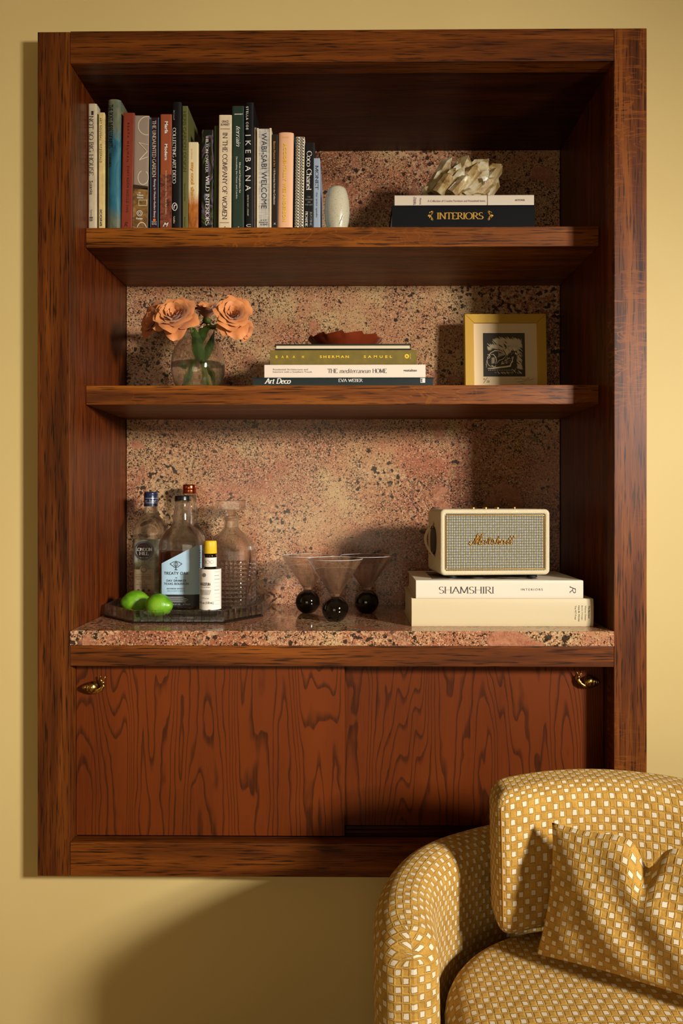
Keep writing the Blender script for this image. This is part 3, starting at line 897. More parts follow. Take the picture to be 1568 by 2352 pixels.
# 2
upright('hardback_book', 'slim yellow-cream book lettered ART NOUVEAU beside the first tall cream hardback', 226, 240, 258.5, M((216, 190, 122), .6, grain=.08),
    [('ART NOUVEAU . FITZGERALD', 271, 374, .22, .55, ink, dict(track=1.25)), ('ICONS', 482, 520, .25, .6, M((40, 52, 78), .6), dict(bold=.03))], depth=.19, b=.0018)
# 3 painted cloth
mp = NT('blue_painted_canvas')
v = mp.coord(scale=(18, 18, 7))
n = mp.noise(v, 1.0, 5, .65, 1.0)
hgt = mp.n('ShaderNodeSeparateXYZ', ins={0: mp.coord()}).outputs[2]
blue = mp.ramp(n, [(.3, srgb(26, 62, 72)), (.48, srgb(40, 100, 118)), (.62, srgb(66, 120, 124)), (.75, srgb(140, 130, 92))])
brown = mp.ramp(n, [(.3, srgb(70, 62, 44)), (.5, srgb(96, 104, 84)), (.7, srgb(150, 122, 76))])
band = mp.ramp(mp.math('ADD', mp.math('MULTIPLY', hgt, 3.2), mp.math('MULTIPLY', mp.math('SUBTRACT', n, .5), .5)), [(.06, 1.0), (.16, 0.0), (.66, 0.0), (.8, 1.0)])
mp.set(color=mp.mix(band, blue, brown), rough=.35)
mp.bump(mp.noise(mp.coord(), 320, 2), .2, .0006)
upright('hardback_book', 'tallest hardback with blue-green painted spine lettered THE POST-IMPRESSIONISTS', 246.5, 276, 228, mp.mat,
    [('THE POST-IMPRESSIONISTS', 243, 343, .06, .46, M((16, 20, 22), .5), se(thick=.15, thin=.08)), ('THAMES', 353, 387, .14, .34, M((16, 26, 30), .5), SE)], depth=.25, bulge=.006, b=.003, lean=.006)
# 4
upright('hardback_book', 'rust red hardback with dark letters EVERY ROOM SHOULD SING', 277.5, 303, 259, M((132, 48, 22), .6, grain=.06),
    [('BEATA HEUMAN', 282, 372, .40, .58, ink_red, dict(track=1.5)), ('EVERY ROOM SHOULD SING', 382, 488, .44, .64, ink_red, dict(track=1.2)), ('R', 510, 520, .3, .62, ink_red, dict(o='h', font='serif', shear=.2))], depth=.21, lean=.021, b=.003)
# 5
r = upright('hardback_book', 'thick grey-brown book with huge outline letters over a brown lower half', 304.5, 338.5, 265.5, M((150, 130, 112), .45), [], depth=.22, lean=.016)
_r, _T, _z, _y = r
mpz = NT('sepia_photo_print'); v = mpz.coord()
mpz.set(color=mpz.ramp(mpz.noise(v, 38, 5, .65, .8), [(.3, srgb(58, 36, 14)), (.45, srgb(112, 78, 36)), (.65, srgb(160, 122, 66))]), rough=.45)
spine_patch(_r, _T, _z, _y, 304, 424, 433, .0, 1.0, M((52, 38, 24), .4), poly=[(0, 0), (1, -.3), (1, .55), (0, 1)])
spine_patch(_r, _T, _z, _y, 304, 433, 522.5, .0, 1.0, mpz.mat)
m_out = M((214, 198, 166), .5)
ring_mark(_r, _T, _z, _y, 304, .86, 289, 20, 21, 1.8, m_out, a0=75, a1=280, name='outline_letter')
for pts in ([(.96, 331, .32, 326), (.32, 326, .9, 346), (.9, 346, .36, 366), (.36, 366, .96, 358)],):
    gg = Geo()
    for fx0, y0_, fx1, y1_ in pts:
        gg.tube([((fx0 - .5) * _T, -.0006, Z(y0_, _y) - _z), ((fx1 - .5) * _T, -.0006, Z(y1_, _y) - _z)], .0009, 6)
    obj('outline_letter', gg, m_out, _r)
ring_mark(_r, _T, _z, _y, 304, .66, 408, 12, 16, 1.8, m_out, a0=110, a1=420, name='outline_letter')
ring_mark(_r, _T, _z, _y, 304, .62, 528, 11, 17, 1.8, m_out, a0=20, a1=160, name='outline_letter')
letters(_r, '10', ((.36 - .5) * _T, (.50 - .5) * _T, Z(443, _y) - _z, Z(440, _y) - _z), ink_white, lift=.001, bold=.02)
letters(_r, 'Tillett', ((.26 - .5) * _T, (.70 - .5) * _T, Z(449, _y) - _z, Z(445, _y) - _z), ink_white, lift=.001, bold=.02)
letters(_r, 'Wright', ((.26 - .5) * _T, (.70 - .5) * _T, Z(456, _y) - _z, Z(450.5, _y) - _z), ink_white, lift=.001, bold=.02)
letters(_r, 'Potter', ((.24 - .5) * _T, (.68 - .5) * _T, Z(503, _y) - _z, Z(498.5, _y) - _z), ink_white, lift=.001, bold=.02)
ring_mark(_r, _T, _z, _y, 304, .46, 490, 6, 6, 1.2, ink_white, lift=.001)
ring_mark(_r, _T, _z, _y, 304, .46, 490, 3, 3, 1.0, ink_white, lift=.001)
ring_mark(_r, _T, _z, _y, 304, .66, 466, 13, 9, 1.6, m_out, seg=4, a0=45, a1=405, lift=.001, name='outline_letter')
# 6
r = upright('paperback_book', 'dark plum book lettered THE UNDAUNTED GARDEN with an orange dot at its foot', 345, 364, 270, M((46, 18, 32), .4),
    [('THE UNDAUNTED GARDEN', 277, 407, .22, .66, ink_cream, se(thick=.11, thin=.06)), ('Planting for Weather-Resilient Beauty', 411, 501, .34, .66, ink_white, dict(shear=.25)),
     ('Fulcrum', 508, 511.5, .2, .76, ink_white, dict(o='h')), ('Spring', 512.5, 517, .2, .76, ink_white, dict(o='h'))], depth=.21, b=.0016, lean=.003)
_r, _T, _z, _y = r
spine_patch(_r, _T, _z, _y, 345, 270, 522, .0, .08, M((60, 120, 140), .4)); spine_patch(_r, _T, _z, _y, 345, 270, 522, .92, 1.0, M((52, 130, 150), .4))
g = Geo(); g.add([(-.0 + .0034 * math.cos(k * PI / 8), -.0009, Z(504, _y) - _z + .0034 * math.sin(k * PI / 8)) for k in range(16)], [tuple(range(16))])
obj('publisher_mark', g, M((226, 112, 34), .5), _r)
# 7
r = upright('hardback_book', 'terracotta hardback with white letters Marfa Modern and a dark desert photo below', 367.5, 393.5, 262.5, M((152, 74, 40), .5),
    [('Marfa', 279, 307, .38, .68, ink_white, dict(bold=.03)), ('Modern', 331, 368, .38, .64, ink_white, dict(bold=.03)),
     ('Artistic Interiors of the West Texas High Desert', 391.5, 493, .44, .58, ink_cream, {}), ('M', 511.5, 520.5, .26, .76, ink_white, dict(o='h', shear=.4, bold=.02))], depth=.23, lean=.003)
_r, _T, _z, _y = r
mpz = NT('desert_photo_print'); v = mpz.coord(scale=(1, 1, 2))
mpz.set(color=mpz.ramp(mpz.noise(v, 55, 5, .7), [(.34, srgb(50, 20, 12)), (.48, srgb(112, 52, 30)), (.62, srgb(140, 74, 48))]), rough=.5)
spine_patch(_r, _T, _z, _y, 367, 401, 522.5, .0, 1.0, mpz.mat)
# 8
r = upright('hardback_book', 'tall black hardback with COLLECTING ART DECO in white', 394, 416.5, 234, M((14, 13, 13), .5, spec=.3),
    [('McConnell', 255, 277, .18, .34, ink_grey, SE), ('COLLECTING ART DECO', 295, 423, .10, .46, ink_white, se(thick=.13, thin=.07)), ('Schiffer', 498, 515, .2, .38, ink_cream, SE)], depth=.24, bulge=.003, b=.003, lean=.002)
ring_mark(r[0], r[1], r[2], r[3], 394, .34, 476, 5.6, 8.6, 1.4, ink_white, lift=.0034)
ring_mark(r[0], r[1], r[2], r[3], 394, .42, 478, 3.4, 6, 1.8, ink_white, lift=.0034, a0=60, a1=200)
# 9
upright('paperback_book', 'thin olive green book lettered HERB GARDEN DESIGN beside the black hardback', 418.5, 431, 243.5, M((98, 96, 48), .5),
    [('HERB GARDEN DESIGN', 256, 395, .16, .72, ink_olive, se(thick=.10, thin=.06)), ('Swanson and Rady', 421, 462, .32, .6, ink_olive, SE), ('New England', 498, 521, .32, .6, ink_olive, SE)], depth=.23, b=.0016, inset=0, hinge=False)
# 10
mo = NT('orange_grass_print')
z = mo.n('ShaderNodeSeparateXYZ', ins={0: mo.coord()}).outputs[2]
nn = mo.noise(mo.coord(scale=(60, 60, 14)), 1.0, 5, .7)
mo.set(color=mo.mix(mo.ramp(mo.math('ADD', z, mo.math('MULTIPLY', mo.math('SUBTRACT', nn, .5), .09)), [(.062, 1.0), (.095, 0.0)]), srgb(222, 202, 156), mo.ramp(nn, [(.35, srgb(110, 52, 10)), (.55, srgb(182, 104, 28)), (.75, srgb(226, 170, 90))])), rough=.5)
upright('hardback_book', 'short cream book fading to orange, lettered my cool shed', 431.5, 454, 326.5, mo.mat,
    [('jane field-lewis', 342, 366, .30, .44, ink_orange, {}), ('my cool shed', 373, 460, .22, .62, ink_orange, dict(font='serif', thick=.2, thin=.12))], depth=.19, b=.003, lean=.004)
# 11
mc = NT('dark_leaf_print'); v = mc.coord(scale=(26, 26, 12), rot=(0, .7, 0))
nz = mc.noise(v, 1.0, 2, .5, .6)
st = mc.ramp(mc.math('FRACT', mc.math('MULTIPLY', nz, 7.0)), [(0.0, srgb(14, 14, 12)), (.45, srgb(22, 24, 16)), (.55, srgb(66, 78, 34)), (.62, srgb(18, 18, 14)), (.8, srgb(128, 76, 112)), (.85, srgb(26, 22, 24)), (.95, srgb(90, 104, 112)), (1.0, srgb(16, 16, 14))])
mc.set(color=st, rough=.35)
upright('hardback_book', 'black book with coloured leaf streaks lettered HILTON CARTER WILD INTERIORS', 462, 487.5, 298, mc.mat,
    [('HILTON CARTER', 314, 397, .36, .60, ink_white, se(thick=.12, thin=.06)), ('WILD INTERIORS', 404, 518, .38, .72, ink_white, se(thick=.12, thin=.06))], depth=.2, b=.003, lean=.006)
# 12
upright('paperback_book', 'very thin dark green book tucked before the cream IN THE COMPANY OF WOMEN', 491, 501, 289, M((52, 58, 22), .5),
    [('MONTH BY MONTH GARDENING', 382, 456, .4, .7, M((112, 112, 50), .5), {})], depth=.2, dy=.012, b=.0014, inset=0, hinge=False, lean=.004)
# 13
upright('hardback_book', 'cream hardback lettered IN THE COMPANY OF WOMEN with GRACE BONNEY at its head', 501.5, 530.5, 264, M((222, 198, 160), .55, grain=.04),
    [('GRACE', 276.5, 282, .22, .75, ink_plum, dict(o='h')), ('BONNEY', 283.5, 289, .16, .84, ink_plum, dict(o='h')), ('IN THE COMPANY OF WOMEN', 305, 504, .30, .68, ink, se(thick=.11, thin=.07)),
     ('-', 296, 297, .14, .86, ink_plum, dict(o='h')), ('-', 511, 512, .12, .84, ink_plum, dict(o='h')), ('A', 520, 523, .44, .6, ink, dict(o='h'))], depth=.21, lean=.006, b=.003)
# 14
r = upright('hardback_book', 'dark green hardback with terrain in white script', 533, 560, 243.5, M((26, 48, 32), .55, grain=.1),
    [('terrain', 290, 337, .34, .70, ink_white, dict(font='serif', shear=.35, thick=.11, thin=.05)), ('Ideas and Inspiration for', 373, 444, .56, .74, ink_white, SE),
     ('Decorating the House and Garden', 360, 457, .30, .46, ink_white, SE), ('LEHNHARDT', 261, 264, .2, .92, ink_white, dict(o='h', bold=.02)), ('V', 520, 523, .48, .6, ink_white, dict(o='h'))], depth=.22, b=.003)
# 15
upright('hardback_book', 'tall black hardback with wide spaced white letters IKEBANA', 562.5, 582.5, 235, M((14, 13, 12), .5, spec=.3),
    [('STELLA COE', 246, 299, .12, .40, ink_white, dict(track=1.35, bold=.02)), ('IKEBANA', 311, 439, .06, .68, ink_white, dict(track=1.9)),
     ('EDITED BY MARY L STEWART', 449, 497, .28, .42, ink_white, dict(track=1.1)), ('C', 516, 522, .15, .7, ink_white, dict(o='h'))], depth=.24, b=.003, bulge=.002)
# 16
upright('paperback_book', 'slim tan booklet squeezed beside the black IKEBANA hardback', 583.5, 588.5, 293, M((150, 128, 98), .6, grain=.12), [], depth=.2, b=.0008, inset=0, hinge=False, dy=.004)
# 17
ml = NT('grey_linen'); v = ml.coord(scale=(1, 1, 1))
li = ml.math('ADD', ml.noise(ml.coord(scale=(600, 600, 30)), 1, 2), ml.noise(ml.coord(scale=(30, 30, 600)), 1, 2))
ml.set(color=ml.ramp(ml.math('MULTIPLY', li, .5), [(.35, srgb(146, 138, 126)), (.6, srgb(206, 200, 186))]), rough=.8)
r = upright('hardback_book', 'thick grey linen book with WABI-SABI WELCOME and cream board edges', 590, 623, 296, ml.mat,
    [('WABI-SABI WELCOME', 305, 479, .30, .68, M((38, 42, 52), .6), {}), ('JULIE', 504.5, 508, .24, .68, ink, dict(o='h')), ('POINTER', 509.5, 513, .16, .76, ink, dict(o='h')), ('ADAMS', 514, 518, .22, .70, ink, dict(o='h'))], depth=.2, b=.0035, lean=.002)
_r, _T, _z, _y = r
mcb = M((226, 208, 170), .7)
for a, bb in ((.0, .10), (.87, 1.0)):
    g = Geo(); g.box((a - .5) * _T, (bb - .5) * _T, -.0016, .0, .0, Z(294, _y) - _z)
    obj('board_edge', g, mcb, _r)
# 18
upright('paperback_book', 'slim dark brown museum catalogue before the pink book', 624, 638, 308.5, M((34, 24, 16), .45),
    [('Blanton Museum of Art', 325, 383, .26, .60, M((196, 140, 80), .5), {}), ('110 Favorites from the Collection', 388, 470, .28, .58, ink_white, {}), ('X', 512, 516, .3, .66, ink_white, dict(o='h'))], depth=.22, b=.0016, inset=0, hinge=False)
# 19
r = upright('hardback_book', 'peach pink hardback with yellow letters ACCIDENTALLY WES ANDERSON', 637.5, 671.5, 304, M((232, 176, 132), .55),
    [('ACCIDENTALLY WES ANDERSON', 332, 511, .34, .56, M((232, 186, 44), .4), dict(bold=.035, track=1.12)), ('KOVAL', 316, 318.5, .28, .68, ink_yellow, dict(o='h'))], depth=.2, b=.003, bulge=.004, lean=.012)
_r, _T, _z, _y = r
g = Geo(); g.box(_T / 2 + .0002, _T / 2 + .0007, .006, .198, .001, Z(306, _y) - _z)
obj('cover_print', g, M((40, 104, 124), .4), _r)
# 20 greek-key pattern
r = upright('hardback_book', 'book with a black and white Greek key patterned spine', 676, 696.5, 314.5, M((222, 208, 178), .5), [], depth=.19, b=.003, lean=.014)
_r, _T, _z, _y = r
g = Geo(); Hh = Z(314.5, _y) - _z
uw = _T / 14.0
rows = int(Hh / (uw * 4.6))
pz_ = Hh / rows
for k in range(rows):
    for q in range(2):
        x0 = -_T / 2 + uw * (.6 + q * 6.8); z0 = k * pz_ + (pz_ * .5 if q else 0)
        def br(a, b_, c, d_):
            za_, zb_ = max(.0003, z0 + c * pz_), min(Hh - .0003, z0 + d_ * pz_)
            if zb_ > za_: g.box(x0 + a * uw, x0 + b_ * uw, -.0006, .0, za_, zb_)
        br(0, 1.2, .0, .62); br(0, 5.6, .0, .15); br(4.4, 5.6, 0, .40); br(2.2, 5.6, .34, .48); br(2.2, 3.4, .34, .80); br(0, 2.4, .70, .84)
obj('key_pattern', g, M((22, 20, 18), .5), _r)
# 21
r = upright('hardback_book', 'black hardback with Coco Chanel in white serif letters', 697.5, 719.5, 327.5, M((18, 16, 15), .5, spec=.3),
    [('Coco Chanel', 347, 437, .20, .74, ink_white, se(thick=.13, thin=.06)), ('THE', 451, 454, .32, .66, ink_grey, dict(o='h', font='serif')), ('LEGEND', 457, 460, .12, .88, ink_grey, dict(o='h', font='serif')), ('AND', 463, 466, .32, .68, ink_grey, dict(o='h', font='serif')),
     ('THE LIFE', 469, 472, .1, .9, ink_grey, dict(o='h', font='serif')), ('JUSTINE', 486, 520, .58, .84, ink_grey, SE), ('PICARDIE', 486, 521, .12, .40, ink_white, SE)], depth=.2, b=.003, lean=.014)
# 22
upright('hardback_book', 'pale blue book lettered MONET, last in the row beside the stoneware vase', 719.5, 734.5, 363.5, M((150, 164, 180), .55),
    [('MONET', 380, 436, .30, .78, M((38, 46, 66), .6), se(thick=.12, thin=.06)), ('the artist speaks', 442, 500, .34, .66, M((60, 70, 90), .6), SE)], depth=.2, b=.0025)

def lying(name, label, px0, px1, py0, py1, y, m_cover, texts=(), depth=.22, bulge=.0, b=.0025, flip=False, z0=None, rotz=0.0, group=None, inset=.003, hinge=True):
    """py0 top, py1 bottom of the spine in the photograph"""
    x0, x1 = X(px0, y), X(px1, y)
    zb = Z(py1, y) if z0 is None else z0
    zt = Z(py0, y)
    T = zt - zb
    r = thing(name, label, 'book', ((x0 + x1) / 2, y, zb), (0, 0, rotz), group)
    build_book(r, x1 - x0, T, depth, m_cover, True, bulge, b, inset, flip=flip, hinge=hinge)
    sf = (lambda x, z: -bulge * (1 - min(1, abs(2 * (z - T / 2) / T)) ** 2.6)) if bulge else None
    for t in texts:
        s, xa, xb, ya, yb, mt = t[:6]
        kw = dict(t[6]) if len(t) > 6 else {}
        o_ = kw.pop('o', 'h')
        if o_ == 'h': letters(r, s, (X(xa, y) - r.location.x, X(xb, y) - r.location.x, Z(yb, y) - zb, Z(ya, y) - zb), mt, surf=sf, **kw)
        else: letters(r, s, (X(xa, y) - r.location.x, X(xb, y) - r.location.x, Z(ya, y) - zb, Z(yb, y) - zb), mt, orient='d', surf=sf, **kw)
    return r, T, zt

gs = 'books lying under the crystal cluster'
yb_ = .122
rI, T_, z_ = lying('hardback_book', 'thick black book with gold INTERIORS lying on the top shelf', 900, 1228, 472, 520, yb_, M((9, 10, 12), .7, spec=.15),
    [('INTERIORS', 1003, 1110, 489, 505, M((214, 166, 74), .35, .6), se(thick=.15, thin=.06))], depth=.24, z0=zs1t + .0003, group=gs, b=.003)
mgold = M((214, 166, 74), .35, .6)
for sx_ in (-1, 1):
    cx = X(1057 + sx_ * 68, yb_) - rI.location.x; cz = Z(496.5, yb_) - rI.location.z
    g = Geo()
    for a0, rr, dx, dz in ((20, .006, 0, .006), (-20, .006, 0, -.006), (0, .004, .004, 0), (50, .004, -.003, .009), (-50, .004, -.003, -.009)):
        pts = [(cx + sx_ * (dx + rr * .6 * math.cos(a)), -.0007, cz + dz + rr * .6 * math.sin(a)) for a in [k * PI / 6 for k in range(10)]]
        g.tube(pts, .0007, 5)
    g.ellipsoid((cx + sx_ * .004, -.0006, cz), (.004, .0006, .0022), 10, 6)
    g.tube([(cx - sx_ * .003, -.0007, cz - .011), (cx, -.0007, cz), (cx - sx_ * .003, -.0007, cz + .011)], .0007, 5)
    obj('gold_ornament', g, mgold, rI)
rC, T_, zC = lying('hardback_book', 'off-white book of creative furniture design lying on the black INTERIORS book', 906, 1226, 449, 472, yb_ + .002, M((206, 190, 168), .5),
    [('A Collection of Creative Furniture and Household Items', 982, 1114, 460, 465, M((110, 94, 74), .6), {}), ('Creative', 949, 953, 453, 471.5, ink_plum, dict(o='d')), ('Design', 943 + 8, 956, 455, 470, ink_plum, dict(o='d')),
     ('Home', 963, 968, 456, 470.5, ink_plum, dict(o='d')), ('ARTPOWER', 1182, 1205, 459, 463.5, M((120, 108, 92), .6), dict(bold=.02))], depth=.23, z0=z_ + .0003, group=gs, b=.0025)
g = Geo(); xq = X(1119.5, yb_) - rC.location.x
g.box(xq - .0008, xq + .0008, -.0006, .0, .0004, T_ - .0004); obj('jacket_edge', g, M((120, 84, 60), .6), rC)

gs = 'books in the stack on the middle shelf'
ys_ = .126
r, T_, z1_ = lying('hardback_book', 'thin dark green-black Art Deco book at the foot of the stack', 581, 994, 867, 888, ys_, M((24, 34, 34), .35),
    [('Art Deco', 607, 668, 868.5, 881.5, ink_white, dict(font='serif', shear=.22, thick=.19, thin=.09)), ('EVA WEBER', 777, 833, 870, 877.5, ink_white, SE)], depth=.25, z0=zs2t + .0003, group=gs)
xa = X(965, ys_) - r.location.x; xb = X(976, ys_) - r.location.x
g = Geo(); g.box(xa, xb, -.0006, 0, Z(879.5, ys_) - r.location.z, Z(868.5, ys_) - r.location.z); obj('publisher_label', g, ink_white, r)
letters(r, 'IX', (xa + .001, xb - .006, Z(878.5, ys_) - r.location.z, Z(869.5, ys_) - r.location.z), ink, bold=.04, lift=.001)
r, T_, z2_ = lying('hardback_book', 'white book THE mediterranean HOME in the middle-shelf stack', 607, 977, 837.5, 867, ys_ + .002, M((232, 214, 192), .5),
    [('THE', 752, 775, 847, 857, M((70, 66, 60), .6), SE), ('mediterranean', 779, 851, 847, 857, M((70, 66, 60), .6), dict(font='serif', shear=.25, thick=.10, thin=.05)), ('HOME', 855.5, 888, 847, 857, M((70, 66, 60), .6), SE),
     ('gestalten', 926, 957, 848, 855.5, M((60, 58, 56), .6), dict(bold=.02)), ('Residential Architecture and', 627, 707, 846.5, 850.5, M((120, 110, 98), .6), {}), ('Interiors with a Southern Touch', 627, 716, 852, 856, M((120, 110, 98), .6), {})], depth=.24, z0=z1_ + .0003, group=gs, b=.003)
r, T_, z3_ = lying('hardback_book', 'olive gold cloth book lettered SARAH SHERMAN SAMUEL in the stack', 620, 957, 804, 836.5, ys_ + .001, M((116, 98, 30), .75, grain=.08),
    [('S', 632, 637.5, 816.5, 822.5, ink_yellow, dict(bold=.03)), ('A', 646, 651.5, 816.5, 822.5, ink_yellow, dict(bold=.03)), ('R', 657.5, 662.5, 816.5, 822.5, ink_yellow, dict(bold=.03)), ('A', 672, 677.5, 816.5, 822.5, ink_yellow, dict(bold=.03)), ('H', 693, 698, 816.5, 822.5, ink_yellow, dict(bold=.03)),
     ('SHERMAN', 734, 801, 816.5, 822.5, ink_yellow, dict(bold=.03, track=1.5)), ('SAMUEL', 835, 900, 816.5, 822.5, ink_yellow, dict(bold=.03, track=1.9)), ('ABRAMS', 940.5, 943, 812, 825, ink_yellow, dict(o='d'))], depth=.235, z0=z2_ + .0003, group=gs, b=.003)
g = Geo(); cx = X(934, ys_) - r.location.x; cz = Z(818.5, ys_) - r.location.z
g.add([(cx + .0056 * math.cos(k * PI / 12), -.0007, cz + .0056 * math.sin(k * PI / 12)) for k in range(24)], [tuple(range(24))]); obj('publisher_mark', g, ink_yellow, r)
letters(r, 'A', (cx - .003, cx + .003, cz - .003, cz + .003), M((116, 98, 30), .75), lift=.0011, bold=.02)
r, T_, z4_ = lying('hardback_book', 'thin black book showing its page edges on top of the stack', 631, 944, 790, 804, ys_ + .001, M((20, 18, 16), .4), [], depth=.22, z0=z3_ + .0003, group=gs, flip=True, b=.0032)

gs = 'large books under the speaker'
yq = .0625
r, T_, z5_ = lying('hardback_book', 'very thick cream book at the bottom beneath the speaker', 945, 1362, 1374.5, 1439.5, yq, M((208, 190, 148), .5),
    [('The Bauhaus', 1350, 1353.5, 1390, 1419, ink, dict(o='d', bold=.02)), ('Weimar Dessau', 1342, 1345.5, 1390, 1424.5, ink_plum, dict(o='d')), ('Berlin Chicago', 1334, 1337.5, 1390, 1423, ink_plum, dict(o='d')), ('Hans M. Wingler', 1326.5, 1330, 1390, 1427, ink, dict(o='d', bold=.02)), ('The MIT Press', 1319, 1322.5, 1390, 1422, ink_plum, dict(o='d'))],
    depth=.25, z0=zc1 + .0003, group=gs, b=.0035, bulge=.002)
r, T_, z6_ = lying('hardback_book', 'white book lettered SHAMSHIRI INTERIORS directly under the speaker', 955, 1339, 1333, 1374.5, yq + .001, M((224, 210, 186), .5),
    [('SHAMSHIRI', 1008, 1134, 1347, 1363, M((52, 48, 46), .6), se(thick=.09, thin=.04)), ('INTERIORS', 1196, 1246, 1351, 1356, M((60, 56, 52), .6), dict(track=1.45)), ('R', 1308, 1322, 1345, 1362, M((52, 48, 46), .6), dict(o='d', font='serif', shear=.25, thick=.08, thin=.05))],
    depth=.25, z0=z5_ + .0003, group=gs, b=.003)
mp_ = NT('cover_photo'); mp_.set(color=mp_.ramp(mp_.noise(mp_.coord(), 14, 4, .6, 1.5), [(.4, srgb(24, 22, 20)), (.55, srgb(120, 110, 96)), (.7, srgb(210, 200, 180))]), rough=.3)
g = Geo(); g.box(-.155, .10, .035, .215, T_ + .0001, T_ + .0005); obj('cover_picture', g, mp_.mat, r)
# ------------------------------------------------------------------ things on the two upper shelves
# stoneware bud vase
yv = .165
mv = NT('speckled_stoneware'); v = mv.coord()
mv.set(color=mv.mix(mv.ramp(mv.noise(v, 420, 2), [(.3, 1.0), (.4, 0.0)]), mv.mix(mv.noise(v, 24, 3), srgb(186, 176, 146), srgb(206, 198, 170)), srgb(140, 126, 96)), rough=.28, coat=.3)
vx = X(774, yv); kv = (1.75 + yv) / F
R_ = 29 * kv
vh = Z(433, yv) - zs1t
vz = thing('bud_vase', 'small off-white stoneware bud vase beside the pale blue MONET book', 'vase', (vx, yv, zs1t + .0002))
prof = [(.0, 0.0), (.55, 0.0), (.66, .02), (.80, .12), (.93, .28), (1.0, .46), (.99, .58), (.94, .72), (.84, .86), (.72, .955), (.62, .995), (.55, 1.0), (.48, .985), (.44, .93), (.5, .8), (.5, .3), (.0, .25)]
g = Geo(); g.lathe([(r * R_, z * vh) for r, z in prof], 48, cap0=False, cap1=False)
obj('vase_body', g, mv.mat, vz, smooth=True)
g = Geo(); g.tube([(R_ * .26, -R_ * .93, vh * .15), (R_ * .45, -R_ * .90, vh * .32), (R_ * .70, -R_ * .74, vh * .40)], [.0005, .0011, .0005], 6)
obj('pale_line', g, M((232, 226, 206), .15), vz, smooth=True)  # raised paler line on the front of the body

# quartz cluster on the white book
mq = NT('smoky_quartz'); v = mq.coord()
mq.set(color=mq.ramp(mq.noise(v, 26, 4, .6, .5), [(.32, srgb(150, 112, 56)), (.46, srgb(206, 184, 136)), (.6, srgb(236, 224, 190)), (.75, srgb(246, 240, 220))]), rough=.13, trans=.35, ior=1.5, coat=.2)
mq.bump(mq.noise(v, 120, 3), .12, .001)
mq2 = NT('smoky_quartz_dark'); v = mq2.coord()
mq2.set(color=mq2.ramp(mq2.noise(v, 40, 4, .6, .5), [(.32, srgb(120, 84, 36)), (.5, srgb(186, 156, 100)), (.7, srgb(220, 204, 160))]), rough=.2, trans=.3, ior=1.5)
yqz = .21
qk = (1.75 + yqz) / F
qx0, qz0 = X(1056, yqz), zC + .0002
qz = thing('quartz_cluster', 'pale smoky quartz crystal cluster lying on the off-white book', 'crystal', (qx0, yqz, qz0))
def shard(ax, ay, az, bx, by, bz, r, seed, mt, tip=.3):
    rnd = random.Random(seed)
    a, b_ = Vector((ax, ay, az)), Vector((bx, by, bz))
    d = (b_ - a); Ln = d.length; d.normalize()
    s = d.cross(Vector((0, -1, .2))).normalized(); q = s.cross(d)
    g = Geo(); v = []
    rot = rnd.random() * PI
    rr = [r * (0.8 + .4 * rnd.random()) for _ in range(6)]
    tl = [tip * (0.7 + .6 * rnd.random()) for _ in range(6)]
    for k in range(6):
        an = rot + k * PI / 3
        v.append(a + (s * math.cos(an) + q * math.sin(an)) * rr[k] * .95)
    for k in range(6):
        an = rot + k * PI / 3
        v.append(a + d * Ln * (1 - tl[k]) + (s * math.cos(an) + q * math.sin(an)) * rr[k] * .86)
    off = (s * (rnd.random() - .5) + q * (rnd.random() - .5)) * r * .7
    v.append(b_ + off)
    f = [(k, (k + 1) % 6, 6 + (k + 1) % 6, 6 + k) for k in range(6)] + [(6 + k, 6 + (k + 1) % 6, 12) for k in range(6)] + [(5, 4, 3, 2, 1, 0)]
    g.add(v, f)
    return obj('crystal_point', g, mt, qz)
def qp(px, py): return ((px - 1056) * qk, Z(py, yqz) - qz0)
# (foot px, foot py, tip px, tip py, depth offset, radius px)
for k, (ax, ay, bx, by, dy, r) in enumerate([(985, 452, 1040, 358, .02, 17), (1030, 450, 1058, 360, .04, 13), (1040, 450, 1076, 366, -.005, 17), (1045, 446, 1118, 366, .01, 21), (1070, 452, 1116, 380, -.03, 15),
      (1085, 455, 1147, 372, .015, 19), (1095, 458, 1146, 392, -.02, 13), (1000, 458, 1056, 392, -.03, 11), (990, 462, 1040, 402, -.04, 10), (1015, 462, 1062, 408, -.05, 10), (975, 466, 1012, 398, -.01, 12),
      (1040, 466, 1092, 398, -.045, 13), (1120, 452, 1142, 380, .03, 15), (1060, 468, 1110, 412, -.05, 12), (1000, 468, 1030, 424, -.06, 11), (1030, 470, 1066, 430, -.065, 12), (985, 468, 968, 438, -.02, 10), (1080, 470, 1128, 428, -.045, 11), (1100, 470, 1142, 414, .0, 12)]):
    a = qp(ax, ay); b_ = qp(bx, by)
    shard(a[0], dy, max(a[1], .012), b_[0], dy - .008, b_[1], r * qk * 1.2, k * 7 + 3, (mq.mat, mq2.mat)[k % 3 == 2], .2)
rnd = random.Random(5)
g = Geo()
def lump(d): return 1 + .22 * math.sin(d.x * 9 + d.z * 7) * math.cos(d.y * 8 + 1) + .12 * math.sin(d.x * 23 + d.y * 19)
g.ellipsoid((0, -.005, .022), (.082, .062, .0215), 22, 10, fn=lump)
o = obj('crystal_base', g, mq2.mat, qz)
for v_ in o.data.vertices: v_.co.z = max(v_.co.z, 0.0002)
g = Geo(); c_ = qp(1101, 441)
g.add([(c_[0] + a * qk, -.078, c_[1] + b_ * qk) for a, b_ in ((-7, 4), (0, 5), (7, 2), (3, -4), (-4, -6))] + [(c_[0], -.082, c_[1])], [(0, 1, 5), (1, 2, 5), (2, 3, 5), (3, 4, 5), (4, 0, 5)])
g.tube([(c_[0], -.05, c_[1]), (c_[0], -.077, c_[1])], [.005, .004], 6)
